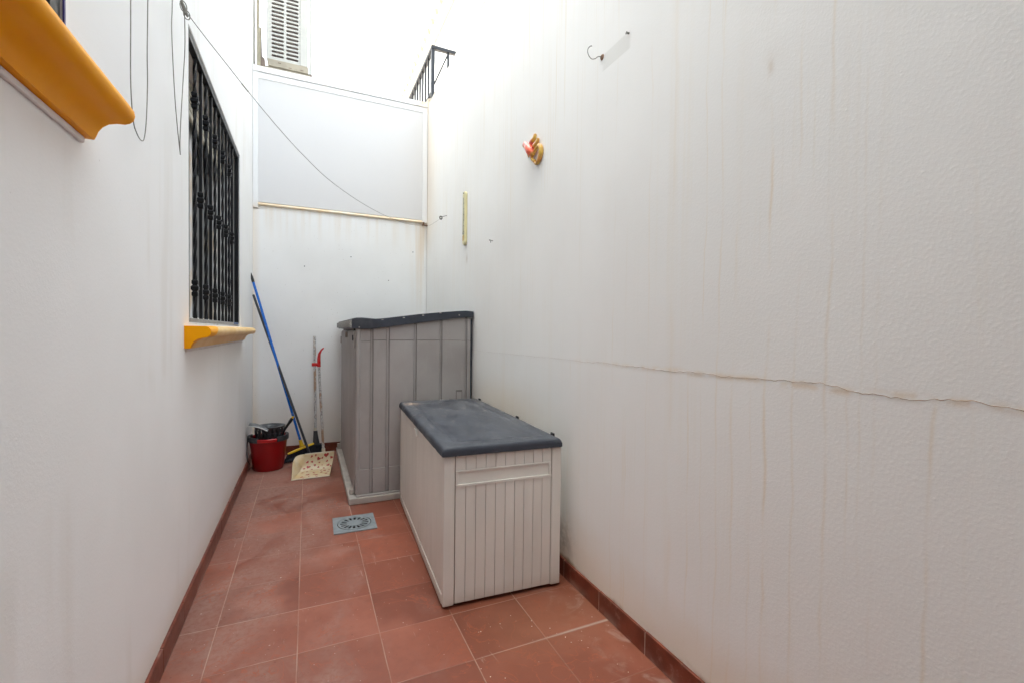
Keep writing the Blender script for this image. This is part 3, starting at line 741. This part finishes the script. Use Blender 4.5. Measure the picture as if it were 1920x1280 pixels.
rg = [[bm.verts.new((wc[0]+r*1.05*math.cos(2*math.pi*i/ns), wc[1]+r*math.sin(2*math.pi*i/ns), z)) for i in range(ns)] for r, z in pr]
for k, (a, b) in enumerate(zip(rg, rg[1:])):
    for i in range(ns):
        if k in (1, 2, 7) and (i+k) % 3 == 0: continue        # drain slots
        bm.faces.new((a[i], a[(i+1) % ns], b[(i+1) % ns], b[i]))
o = obj('wringer', bm, M['charcoal'], bt, smooth=True, fixn=False)
sm = o.modifiers.new('solid', 'SOLIDIFY'); sm.thickness = .004
bm = BM(); tube(bm, smooth_pts([(bc[0]-.165, bc[1]-.02, .30), (bc[0]-.172, bc[1]-.055, .20), (bc[0]-.160, bc[1]-.09, .12), (bc[0]-.150, bc[1]-.03, .06)], 6), .004, 8); obj('bail_handle', bm, M['charcoal'], bt, smooth=True)
# grey scoop resting on the wringer
sc = thing('hand_scoop', 'small grey plastic scoop lying on the rim of the red bucket', 'scoop', (-.40, 4.68, .36))
bm = BM(); P = [(-.480, 4.74, .430), (-.430, 4.72, .428), (-.375, 4.70, .412), (-.320, 4.67, .388)]
L_ = smooth_pts(P, 5); prev = None
for i, p in enumerate(L_):
    t = i/(len(L_)-1); hw = .050+.010*math.sin(math.pi*t*.9); ridge = .012*(1-t)
    q = [bm.verts.new((p.x-.006, p.y-hw, p.z-.004)), bm.verts.new((p.x, p.y-hw*.5, p.z+ridge)), bm.verts.new((p.x, p.y+hw*.5, p.z+ridge)), bm.verts.new((p.x-.006, p.y+hw, p.z-.004))]
    if prev:
        for k in range(3): bm.faces.new((prev[k], q[k], q[k+1], prev[k+1]))
    prev = q
o = obj('blade', bm, M['greyp'], sc, smooth=True, fixn=False); q = o.modifiers.new('solid', 'SOLIDIFY'); q.thickness = .006
bm = BM(); tube(bm, [(p.x-.006, p.y-(.050+.010*math.sin(math.pi*(i/(len(L_)-1))*.9))-.001, p.z-.004) for i, p in enumerate(L_)], .0035, 6); obj('worn_edge', bm, plain('worn_white_edge', (.62, .62, .60), .6), sc)
# hand brush leaning in the bucket
hb = thing('hand_brush', 'black handled hand brush with a yellow tip sticking out of the red bucket', 'brush', (-.2, 4.74, .3))
bm = BM(); tube(bm, smooth_pts([(-.235, 4.76, .24), (-.205, 4.75, .33), (-.178, 4.745, .385), (-.150, 4.74, .43), (-.128, 4.735, .468)], 4), [.008]*4+[.008, .009, .010, .010]+[.012]*4+[.014, .015, .015, .014]+[.011], 10); obj('handle', bm, M['clip'], hb, smooth=True)
bm = BM(); tube(bm, [(-.129, 4.735, .466), (-.121, 4.733, .480), (-.118, 4.732, .484)], [.011, .010, .006], 10); obj('tip', bm, M['yellow'], hb, smooth=True)

# ------------------------------------------------------------------ blue broom
br = thing('broom', 'blue handled broom with a yellow head and dark bristles leaning into the far left corner', 'broom', (-.06, 4.95, 0))
top, bot = Vector((-.485, 5.08, 1.765)), Vector((-.058, 4.965, .185))
bm = BM(); tube(bm, [bot, top], .0115, 14); obj('handle', bm, M['blue'], br, smooth=True)
dr_ = (top-bot).normalized()
bm = BM(); tube(bm, [top-dr_*.012, top+dr_*.045, top+dr_*.062, top+dr_*.080], [.0135, .0125, .009, .0075], 12); obj('end_cap', bm, M['clip'], br, smooth=True)
# head: runs from lower-left to upper-right (tilted broom)
h0, h1 = Vector((-.170, 4.895, .088)), Vector((.062, 4.985, .152)); hd = (h1-h0).normalized()
nrm = Vector((-hd.z, 0, hd.x)).normalized(); side = hd.cross(nrm).normalized()
bm = BM()
pts = []
for k in range(13):
    t = k/12; w_ = .019*(1-.55*abs(2*t-1)**4); c = h0.lerp(h1, t)+nrm*.004*math.sin(math.pi*t)
    pts.append([bm.verts.new(c+side*w_*a+nrm*b) for a, b in ((-1, -.006), (-1, .006), (-.55, .011), (.55, .011), (1, .006), (1, -.006))])
for a, b in zip(pts, pts[1:]):
    for i in range(6): bm.faces.new((a[i], a[(i+1) % 6], b[(i+1) % 6], b[i]))
bm.faces.new(pts[0][::-1]); bm.faces.new(pts[-1])
tube(bm, [bot-dr_*.045, bot-dr_*.02, bot+dr_*.022], [.024, .018, .015], 12)
obj('head', bm, M['yellow'], br, smooth=True)
bm = BM()
random.seed(5)
for i in range(46):
    for j in range(7):
        t = (i+.5)/46; s_ = (j-3)/3*.015
        a = h0.lerp(h1, t)+side*s_-nrm*.005
        sp_ = (t-.5)*.075; e = Vector((a.x+sp_+random.uniform(-.006, .006)-.005, a.y-.02+s_*1.1+random.uniform(-.006, .006), max(.003, .006+.060*max(0, t-.45)+random.uniform(0, .008))))
        mmid = a.lerp(e, .5)
        tube(bm, [a, mmid, e], [.0026, .0030, .0018], 4, cap=False)
q0, q1 = h0.lerp(h1, .03)-nrm*.006, h0.lerp(h1, .97)-nrm*.006
v = [bm.verts.new(p) for p in (q0+side*.013, q1+side*.013, q1-side*.013, q0-side*.013, Vector((q0.x-.030, q0.y+.0, .022)), Vector((q1.x+.022, q1.y+.0, .055)), Vector((q1.x+.022, q1.y-.035, .050)), Vector((q0.x-.030, q0.y-.035, .020)))]
for q in ((0,1,2,3),(4,7,6,5),(0,4,5,1),(1,5,6,2),(2,6,7,3),(3,7,4,0)): bm.faces.new([v[i] for i in q])
obj('bristles', bm, M['bristle'], br)
# dark stick leaning beside it
bm = BM(); a, b = Vector((.045, 4.86, .012)), Vector((-.488, 5.14, 1.635))
tube(bm, [a, a.lerp(b, .15), b.lerp(a, .01), b], [.0125, .0115, .0115, .010], 14)
tag(obj('mop_stick', bm, M['dstick'], smooth=True), 'plain dark grey stick leaning across the blue broom', 'stick')
# little brush with printed handle
lb = thing('lobby_brush', 'tall upright brush with a speckled white handle and dark head by the dustpan', 'brush', (.085, 5.13, 0))
bm = BM(); tube(bm, [(.078, 5.125, .262), (.069, 5.175, 1.232)], .0125, 12); obj('handle', bm, M['tubeA'], lb, smooth=True)
bm = BM(); tube(bm, [(.078, 5.125, .255), (.078, 5.125, .285)], .0155, 12); obj('collar', bm, M['creamedge'], lb, smooth=True)
bm = BM(); tube(bm, [(.079, 5.122, .254), (.081, 5.120, .20), (.086, 5.118, .13), (.088, 5.118, .105)], [.019, .023, .032, .036], 12, sq=.7); obj('ferrule', bm, M['charcoal'], lb, smooth=True)
bm = BM()
for i in range(26):
    for j in range(7):
        x = .02+.135*i/25; y = 5.092+.008*j; e = Vector((x+(x-.088)*.25+random.uniform(-.004, .004), y+random.uniform(-.004, .004), random.uniform(.002, .010)))
        tube(bm, [(x, y, .100), e], [.003, .0022], 4, cap=False)
box(bm, .016, .160, 5.088, 5.146, .092, .112); box(bm, .022, .154, 5.094, 5.140, .02, .092)
obj('bristles', bm, M['bristle'], lb)

# ------------------------------------------------------------------ dustpan
dp = thing('dustpan', 'cream dustpan printed with red hearts on a long speckled handle', 'dustpan', (.03, 4.32, 0), R(3))
bm = BM()
W_, D_, H_ = .306, .215, .190
# local: x across, y depth from front lip, curved back up to z
def px_(s):    # profile along depth/height, s 0..1
    if s < .5: return (D_*.80*s*2, .004+.016*s*2)
    t = (s-.5)*2; a = t*math.pi*.47
    return (D_*.80+.062*math.sin(a)+.012*t, .020+.062*(1-math.cos(a))+(H_-.107)*t**1.3)
NS, NXX = 22, 16; G = []
for j in range(NS+1):
    s = j/NS; d, z = px_(s); row = []
    for i in range(NXX+1):
        u = i/NXX; left_cut = .118*s**.75
        xl = -W_/2+left_cut+(.0 if s < .5 else 0); xr = W_/2+.066*s
        row.append(bm.verts.new((xl+(xr-xl)*u, d, z)))
    G.append(row)
for j in range(NS):
    for i in range(NXX): bm.faces.new((G[j][i], G[j][i+1], G[j+1][i+1], G[j+1][i]))
# side walls
def sidew(col, sgn):
    base = [G[j][col].co.copy() for j in range(NS+1)]
    back = base[-1]; prev = None
    for j in range(NS+1):
        p = base[j]; s = j/NS
        zt = .008+(back.z-.008)*math.sin(min(1, s*1.15)*math.pi/2)**.9 if sgn < 0 else .008+(back.z*.95)*(s**1.0)
        zt = max(zt, p.z)
        q = bm.verts.new((p.x+sgn*(.048 if sgn < 0 else .012)*min(1, (zt-p.z)/.1), p.y*1.0, zt))
        if prev: bm.faces.new((G[j-1][col], G[j][col], q, prev))
        prev = q
sidew(0, -1); sidew(NXX, 1)
pan = obj('pan', bm, M['hearts'], dp, local=True, smooth=True, fixn=False)
q = pan.modifiers.new('solid', 'SOLIDIFY'); q.thickness = .0022; q.offset = 0
bm = BM()
tube(bm, [(G_[0], G_[1], G_[2]) for G_ in [(-W_/2-.002, 0, .005), (W_/2+.001, 0, .005)]], .0045, 8)
bk_l = (-W_/2+.118, px_(1)[0], px_(1)[1]); bk_r = (W_/2+.066, px_(1)[0], px_(1)[1])
tube(bm, [bk_l, bk_r], .0035, 8)
objs('rolled_edge', bm, M['creamedge'], dp, local=True, smooth=True)
# printed hearts: thin raised shapes following the sheet
bm = BM()
def heart(bm, u, s, sz, rot, asp=1.):
    n = 20; pts = []
    for k in range(n):
        t = 2*math.pi*k/n; x = 16*math.sin(t)**3/17; y = (13*math.cos(t)-5*math.cos(2*t)-2*math.cos(3*t)-math.cos(4*t))/17
        c_, s_ = math.cos(rot), math.sin(rot); pts.append(((x*c_-y*s_)*sz, (x*s_+y*c_)*sz*asp))
    tot = .36
    def P(dx, dy):
        ss = min(.995, max(.01, s+dy/tot)); d, z = px_(ss); d2, z2 = px_(min(1, ss+.01)); tn = Vector((0, d2-d, z2-z)).normalized(); nn = Vector((0, -tn.z, tn.y))
        left_cut = .118*ss**.75; xl = -W_/2+left_cut; xr = W_/2+.066*ss
        return Vector((min(xr-.004, max(xl+.004, xl+(xr-xl)*u+dx)), d, z))+nn*.0019
    bm.faces.new([bm.verts.new(P(*p)) for p in pts])
random.seed(11)
for u, s, sz, rot in [(.10, .62, .010, .3), (.22, .66, .017, -.2), (.30, .80, .011, 2.6), (.50, .86, .016, -.5), (.62, .87, .009, .8), (.74, .93, .020, .1), (.93, .86, .013, -.4), (.25, .93, .010, 1.2), (.38, .95, .009, 1.5),
                      (.55, .62, .011, -1.2), (.86, .66, .014, .4), (.20, .12, .012, 1.), (.33, .24, .016, .4), (.48, .34, .012, 2.), (.60, .16, .014, -.6), (.72, .30, .013, 1.4), (.88, .18, .012, .2), (.80, .40, .014, 2.4), (.40, .12, .008, 0.), (.93, .42, .009, .9), (.12, .40, .010, .6), (.66, .68, .006, 0), (.42, .70, .012, 2.2), (.80, .78, .010, 1.1), (.55, .76, .008, .5), (.15, .80, .012, .9), (.36, .56, .009, 2.9), (.74, .56, .010, -.9), (.95, .62, .010, 1.7), (.68, .44, .010, .3), (.25, .44, .010, 1.9), (.52, .22, .010, 2.7), (.92, .30, .009, -.3), (.64, .04, .009, .2), (.28, .04, .008, 1.)]:
    heart(bm, u, s, sz*1.15, rot)
for s in (.55, .68, .8):       # hearts on the left cheek
    z = .02+(s-.5)*.22; y = px_(s)[0]-.01
    v = [bm.verts.new((-W_/2-.004+.118*s**.75+.0035, y+dy, z+dz)) for dy, dz in ((-.012, 0), (0, .016), (.009, .006), (.004, -.020))]
    bm.faces.new(v)
obj('heart_print', bm, M['heart'], dp, local=True, fixn=False)
hx = .105
bm = BM(); tube(bm, [(hx+.020, .262, .150), (hx+.012, .270, .30), (hx-.022, .285, .97)], .0115, 12); obj('handle', bm, M['tubeB'], dp, local=True, smooth=True)
bm = BM(); tube(bm, [(hx+.021, .262, .12), (hx+.019, .264, .190)], .016, 12); obj('socket', bm, M['creamedge'], dp, local=True, smooth=True)
bm = BM(); tube(bm, [(hx-.021, .285, .955), (hx-.022, .287, 1.03), (hx-.018, .285, 1.075), (hx-.002, .278, 1.110), (hx+.018, .268, 1.132)], [.0160, .0150, .012, .008, .006], 10)
cl = obj('clip', bm, M['redclip'], dp, local=True, smooth=True)
bm = BM(); box(bm, hx-.082, hx-.036, .277, .306, .962, .992); obj('clip_arm', bm, M['redclip'], cl, local=True, bevel=.004)

# ------------------------------------------------------------------ wall ornaments
lz = thing('lizard_ornament', 'small ceramic lizard ornament, pink body and yellow limbs, on the right wall', 'ornament', (B_, 2.475, 2.405))
bm = BM()
def blob(pts, rad, seg=10):
    P = smooth_pts(pts, 5); n = len(P); Rr = []
    for i in range(n):
        t = i/(n-1)*(len(rad)-1); k = min(int(t), len(rad)-2); Rr.append(rad[k]+(rad[k+1]-rad[k])*(t-k))
    tube(bm, P, Rr, seg)
# local y increases to the left in the picture; head up-left
blob([(-.030, .118, .080), (-.034, .108, .070), (-.034, .085, .050), (-.036, .055, .028), (-.036, .020, -.010), (-.030, .0, -.035), (-.026, -.008, -.052)], [.012, .029, .025, .032, .034, .026, .014])
blob([(-.026, .045, .052), (-.024, .020, .068), (-.020, -.012, .082), (-.016, -.018, .112)], [.016, .018, .016, .012])           # right fore leg, up
blob([(-.024, .085, .020), (-.018, .098, -.004), (-.014, .090, -.030)], [.011, .009, .006])                                       # left fore leg
blob([(-.026, .012, .005), (-.022, -.030, .022), (-.018, -.058, .036), (-.014, -.066, .062)], [.017, .015, .014, .011])           # hind leg
blob([(-.026, .012, -.040), (-.022, .022, -.062), (-.018, .002, -.085), (-.016, -.016, -.098)], [.015, .013, .012, .014])         # other hind leg
blob([(-.024, -.006, -.035), (-.020, -.045, -.012), (-.016, -.085, .000), (-.016, -.112, -.022), (-.016, -.118, -.060), (-.016, -.098, -.100), (-.016, -.060, -.122), (-.015, -.020, -.112), (-.014, -.005, -.095)], [.014, .013, .015, .018, .019, .018, .015, .011, .007], 12)
for y, z in ((.118, .093), (.132, .072)):
    tube(bm, [(-.052, y, z), (-.046, y, z), (-.038, y, z)], [.003, .006, .006], 8)
bmesh.ops.scale(bm, vec=(.8, .78, .78), verts=bm.verts)
o = obj('body', bm, M['lizard'], lz, local=True, smooth=False)
r_ = o.modifiers.new('remesh', 'REMESH'); r_.mode = 'VOXEL'; r_.voxel_size = .0028; r_.use_smooth_shade = True
s_ = o.modifiers.new('smooth', 'SMOOTH'); s_.iterations = 1

th = thing('wall_thermometer', 'narrow yellowed plastic thermometer hung on the right wall near the corner', 'thermometer', (B_, 3.80, 2.05))
bm = BM(); poly = []
for k in range(9): a = math.pi+math.pi*k/8; poly.append((.036*math.cos(a), .036+.036*math.sin(a)))
for k in range(9): a = math.pi*k/8; poly.append((.036*math.cos(a), .435+.030*math.sin(a)))
prism(bm, poly, lambda u, v, w: (w, u, v), -.022, 0); plate = obj('backplate', bm, M['thermo'], th, local=True, bevel=.005)
bm = BM(); box(bm, -.0234, -.0222, -.020, .026, .10, .415)
obj('scale', bm, plain('scale_plate', (.70, .66, .45), .5), th, local=True)
bm = BM()
for k in range(30):
    z = .115+.0098*k; box(bm, -.0242, -.0235, .006, .020 if k % 5 else .024, z, z+.003)
    if k % 5 == 0: box(bm, -.0242, -.0235, -.016, -.006, z-.003, z+.006)
obj('graduation', bm, M['thermod'], th, local=True)
bm = BM(); tube(bm, [(-.025, 0, .10), (-.025, 0, .41)], .003, 8); tube(bm, [(-.025, 0, .092), (-.025, 0, .108)], .006, 8); obj('glass_tube', bm, M['alu'], th, local=True)
bm = BM(); box(bm, -.0245, -.022, -.014, .024, .040, .085); obj('amber_inlay', bm, M['amber'], th, local=True, bevel=.001)
bm = BM(); tube(bm, [(-.028, .004, .452), (-.02, .004, .452)], .005, 8); obj('nail', bm, M['galv'], th, local=True)

# hooks, nails
hk = thing('wall_hook', 'bent grey wire hook screwed high on the right wall', 'hook', (B_, 1.80, 2.595))
bm = BM(); tube(bm, smooth_pts([(0, 0, 0), (-.018, .006, .002), (-.034, .010, -.010), (-.052, .014, -.012), (-.068, .016, .006), (-.070, .016, .028), (-.058, .014, .044), (-.050, .012, .045)], 6), .0019, 8); obj('wire', bm, M['galv'], hk, local=True, smooth=True)
bm = BM(); tube(bm, [(0, 0, .0), (-.005, 0, .0)], [.014, .010], 10); obj('rosette', bm, M['rustp'], hk, local=True)
bm = BM(); tube(bm, [(B_+.002, 1.605, 2.592), (B_-.012, 1.605, 2.590), (B_-.014, 1.605, 2.590)], [.004, .004, .007], 8)
tag(obj('wall_nail', bm, M['galv']), 'small grey nail at the upper end of the pale strip beside the wire hook', 'nail')
bm = BM(); tube(bm, [(B_+.002, 3.16, 1.977), (B_-.022, 3.16, 1.980), (B_-.024, 3.17, 1.982)], [.003, .003, .005], 8); tube(bm, [(B_-.02, 3.155, 1.982), (B_-.02, 3.155, 1.960)], .0025, 6)
tag(obj('wall_nail', bm, M['galv']), 'tiny bent nail on the right wall between the thermometer and the lizard', 'nail')

# ------------------------------------------------------------------ clothesline
cl = thing('clothesline', 'thin grey clothesline sagging from upper left to the right wall corner', 'clothesline', (-.449, 2.2, 2.56))
LP = [(-.470, 2.165, 2.70), (-.449, 2.202, 2.561), (-.395, 2.299, 2.523), (-.341, 2.394, 2.488), (-.258, 2.544, 2.436), (-.149, 2.738, 2.375), (-.021, 2.966, 2.321), (.137, 3.249, 2.281), (.387, 3.694, 2.277), (.669, 4.199, 2.316), (.929, 4.663, 2.385), (1.235, 5.20, 2.510)]
bm = BM(); tube(bm, smooth_pts(LP[1:], 8), .0016, 6, cap=False); tube(bm, smooth_pts([(1.235, 5.20, 2.510), (1.240, 5.0, 2.475), (1.235, 4.52, 2.443)], 6), .0012, 6, cap=False); obj('line', bm, M['cord'], cl, smooth=True)
bm = BM(); tube(bm, smooth_pts([(-.478, 2.12, 2.72), (-.462, 2.17, 2.63), (-.452, 2.195, 2.575), (-.447, 2.206, 2.552), (-.440, 2.219, 2.545)], 6), .0040, 8)
tube(bm, [(-.4495+.010*math.cos(t)*.9, 2.196+.012*math.cos(t)*.9, 2.568+.020*math.sin(t)) for t in [2*math.pi*k/24 for k in range(25)]], .0019, 6, cap=False)
tube(bm, [(-.4425+.010*math.cos(t)*.9, 2.214+.010*math.cos(t)*.9, 2.548+.017*math.sin(t)) for t in [2*math.pi*k/24 for k in range(25)]], .0019, 6, cap=False)
tube(bm, [(-.456, 2.188, 2.583), (-.449, 2.202, 2.565), (-.442, 2.213, 2.550)], [.005, .0075, .005], 8)
obj('knot', bm, M['cord'], cl, smooth=True)
bm = BM(); tube(bm, [(-.285+.0, 2.497, 2.452), (-.262, 2.537, 2.438)], .0028, 6); obj('splice', bm, M['cord'], cl)
bm = BM(); tube(bm, [(B_, 5.20, 2.512), (1.225, 5.20, 2.512)], .006, 8); box(bm, 1.195, 1.258, 5.196, 5.212, 2.505, 2.520); box(bm, 1.205, 1.222, 5.190, 5.206, 2.518, 2.545); obj('corner_bracket', bm, M['rustp'], cl)
bm = BM(); tube(bm, [(B_+.001, 4.40, 2.447), (B_-.030, 4.46, 2.445)], .003, 6); tube(bm, [(B_-.034+.014*math.cos(t), 4.50+.006*math.cos(t), 2.443+.014*math.sin(t)) for t in [2*math.pi*k/16 for k in range(17)]], .006, 6, cap=False); obj('eye_screw', bm, M['galv'], cl)
hw = thing('hanging_wire', 'two loose loops of thin grey cord hanging beside the ochre sill', 'cord', (-.485, 1.8, 2.0))
bm = BM(); tube(bm, smooth_pts([(-.485, 1.725, 2.75), (-.485, 1.730, 2.28), (-.485, 1.727, 2.04), (-.485, 1.748, 1.930), (-.485, 1.780, 1.902), (-.485, 1.821, 1.896), (-.485, 1.850, 1.915), (-.485, 1.872, 1.985), (-.485, 1.885, 2.11), (-.485, 1.883, 2.206), (-.485, 1.891, 2.384), (-.485, 1.895, 2.75)], 8), .0016, 6, cap=False); obj('loop', bm, M['cord'], hw, smooth=True)
bm = BM(); tube(bm, smooth_pts([(-.485, 2.195, 2.95), (-.485, 2.192, 2.581), (-.485, 2.183, 2.452), (-.485, 2.22, 2.244), (-.485, 2.262, 2.12), (-.485, 2.309, 2.020)], 8), .0017, 6)
tube(bm, smooth_pts([(-.485, 2.309, 2.020), (-.484, 2.300, 2.08), (-.480, 2.300, 2.18), (-.475, 2.315, 2.35), (-.462, 2.28, 2.46), (-.449, 2.21, 2.553)], 8), .0017, 6); obj('loop', bm, M['cord'], hw, smooth=True)

# ------------------------------------------------------------------ air conditioner
ac = thing('air_conditioner', 'white air conditioner unit with slotted side standing on the far wall', 'air conditioner', (-.17, 5.3, 3.92))
AX0, AX1, AY0, AY1, AZ0, AZ1 = -.386, -.005, 5.30, 6.10, 4.055, 5.0
bm = BM()
# side face (towards viewer) built as bars around rounded slots
cols = [(-.343, -.228), (-.209, -.093)]; pitch = .0403; zs0 = 4.085; slot_h = .024
nsl = 22
th_ = .012
# vertical webs
for a, b in ((AX0, cols[0][0]), (cols[0][1], cols[1][0]), (cols[1][1], AX1-.075)): box(bm, a, b, AY0, AY0+th_, AZ0, AZ1)
for c0, c1 in cols:
    box(bm, c0, c1, AY0, AY0+th_, AZ0, zs0)
    for k in range(nsl): box(bm, c0, c1, AY0, AY0+th_, zs0+k*pitch+slot_h, min(AZ1, zs0+(k+1)*pitch))
    for k in range(nsl):      # rounded slot ends
        for s_, xx in ((1, c0), (-1, c1)):
            z0_ = zs0+k*pitch; r2 = slot_h/2; zc = z0_+r2
            for sg in (1, -1):
                poly = [(xx, zc+sg*r2)]+[(xx+s_*r2*(1-math.cos(t)), zc+sg*r2*math.sin(t)) for t in [0, .4, .8, 1.2, 1.5708]]
                prism(bm, poly, lambda u, v, w: (u, w, v), AY0+.0004, AY0+th_-.0004)
obj('side_grille', bm, M['acw'], ac)
bm = BM(); box(bm, AX0+.01, AX1-.08, AY0+.03, AY0+.05, AZ0+.005, AZ1-.005); obj('coil', bm, M['acdark'], ac)
bm = BM(); box(bm, AX1-.073, AX1, AY0-.004, AY1, AZ0, AZ1); box(bm, AX0, AX0+.008, AY0+.0125, AY1, AZ0, AZ1); box(bm, AX0+.008, AX1-.073, AY1-.01, AY1, AZ0, AZ1); box(bm, AX0-.004, AX1+.004, AY0-.008, AY1+.004, AZ1+.0005, AZ1+.03)
obj('casing', bm, M['acw'], ac, bevel=.006)
bm = BM(); prism(bm, [(-.384, 4.0545), (-.0, 4.0545), (.004, 3.985), (-.366, 3.985)], lambda u, v, w: (u, w, v), AY0-.006, AY1); box(bm, -.40, .030, AY0+.01, AY0+.06, 3.923, 3.984)
bs = obj('base_pan', bm, M['acbase'], ac, bevel=.003)
bm = BM()
for x, z in ((-.27, 4.028), (-.17, 4.0), (-.06, 4.004)): box(bm, x-.014, x+.014, AY0-.008, AY0-.0062, z-.004, z+.004)
objs('base_slot', bm, M['ductd'], bs)
bm = BM(); box(bm, .006, .036, AY0-.004, AY0+.03, 3.985, 4.98); obj('front_guard', bm, M['acw'], ac, bevel=.003)
bm = BM(); box(bm, .018, .038, AY0-.003, AY0+.03, 3.924, 3.982); box(bm, -.02, .040, AY0-.01, AY0+.08, 3.9225, 3.934); obj('bracket', bm, M['ductd'], ac)
cdt = thing('cable_duct', 'beige vertical trunking beside the air conditioner', 'duct', (-.45, 5.32, 3.92))
bm = BM(); box(bm, -.472, -.437, 5.27, 5.31, 3.924, 4.33); box(bm, -.476, -.452, 5.275, 5.315, 4.33, 5.4); obj('trunking', bm, M['duct'], cdt, bevel=.003)
bm = BM(); prism(bm, [(-.436, 3.924), (-.392, 3.924), (-.400, 4.03), (-.425, 4.05), (-.447, 5.0), (-.4515, 5.0), (-.4365, 4.3)], lambda u, v, w: (u, w, v), 5.275, 5.30); obj('pipe_cover', bm, M['ductd'], cdt, bevel=.002)

# ------------------------------------------------------------------ railing and neighbour
bm = BM(); box(bm, A_-.4, 3.2, 6.51, 16, 3.4, 3.83); box(bm, B_+.201, 3.2, Y_-.02, 6.509, 3.4, 3.83)
tag(obj('terrace', bm, M['slab']), kind='structure')
rl = thing('railing', 'dark metal railing at a terrace corner above the far end of the courtyard', 'railing', (1.30, 5.174, 3.99))
RZ = 4.535
bm = BM(); box(bm, 1.282, 1.318, 5.158, 5.192, 3.9155, RZ-.021); obj('post', bm, M['rail'], rl, bevel=.002)
bm = BM(); box(bm, 1.278, 1.322, 5.150, 7.3, RZ-.020, RZ+.018); obj('top_rail', bm, M['rail'], rl, bevel=.004)
bm = BM(); box(bm, 1.3225, 2.30, 5.152, 5.196, RZ-.020, RZ+.018); obj('top_rail', bm, M['rail'], rl, bevel=.004)
bm = BM(); box(bm, 1.286, 1.314, 5.1925, 7.3, 4.035, 4.06); obj('bottom_rail', bm, M['rail'], rl)
for k in range(12):
    y = 5.235+.147*k; bm = BM(); box(bm, 1.291, 1.309, y-.009, y+.009, 4.0605, RZ-.0205); obj('baluster', bm, M['rail'], rl)
bm = BM(); box(bm, 1.468, 1.490, 5.163, 5.185, 3.8305, RZ-.0205); obj('baluster', bm, M['rail'], rl)
bm = BM(); tube(bm, [(1.476, 5.174, RZ-.03), (1.319, 5.176, 4.13)], .009, 8); obj('brace', bm, M['rail'], rl)

nb = thing('neighbour_house', 'bright white neighbouring house rising behind the right wall with yellow roof tiles', 'house', (3.2, 10, 0))
bm = BM(); box(bm, 3.205, 9, 3, 20, -.06, 9.28); obj('facade', bm, M['housew'], nb)
bm = BM(); prism(bm, [(3.02, 9.30), (3.02, 9.38), (6, 10.6), (9, 9.38), (9, 9.30)], lambda u, v, w: (u, w, v), 2.8, 20.2)
rf = obj('roof', bm, plain('pale_roof', (.80, .74, .60), .8), nb)
bm = BM()
for k in range(40):
    y = 4+.42*k
    tube(bm, [(2.98, y, 9.46), (3.3, y, 9.60)], .085, 10)
o = objs('eave_tile', bm, M['tile'], rf)

# ------------------------------------------------------------------ crumbs on the floor
random.seed(21); bm = BM()
spots = [(-.20, 3.6), (.0, 3.95), (.05, 4.0), (-.1, 3.98), (.12, 3.6), (-.3, 3.85), (-.34, 4.2), (-.4, 4.55), (.28, 2.9), (-.15, 2.62), (-.05, 3.15), (-.33, 2.0), (-.26, 2.6), (.9, 1.75), (1.0, 1.7), (1.05, 1.62), (.8, 1.85), (1.1, 1.45), (1.15, 1.40), (.95, 1.66), (.62, 1.55), (.7, 1.8), (.86, 1.9), (.35, 2.1)]
for x, y in spots:
    for _ in range(random.choice((1, 1, 2, 3))):
        a, b = x+random.gauss(0, .035), y+random.gauss(0, .035); s = random.uniform(.0010, .0028)
        g = bmesh.ops.create_icosphere(bm, subdivisions=1, radius=s)
        for v in g['verts']: v.co = Vector((a+v.co.x*random.uniform(.8, 1.5), b+v.co.y, s*.6+v.co.z*.6))
tag(obj('plaster_crumbs', bm, M['grit']), 'scattered pale plaster crumbs on the floor tiles', 'crumbs', kind='stuff')
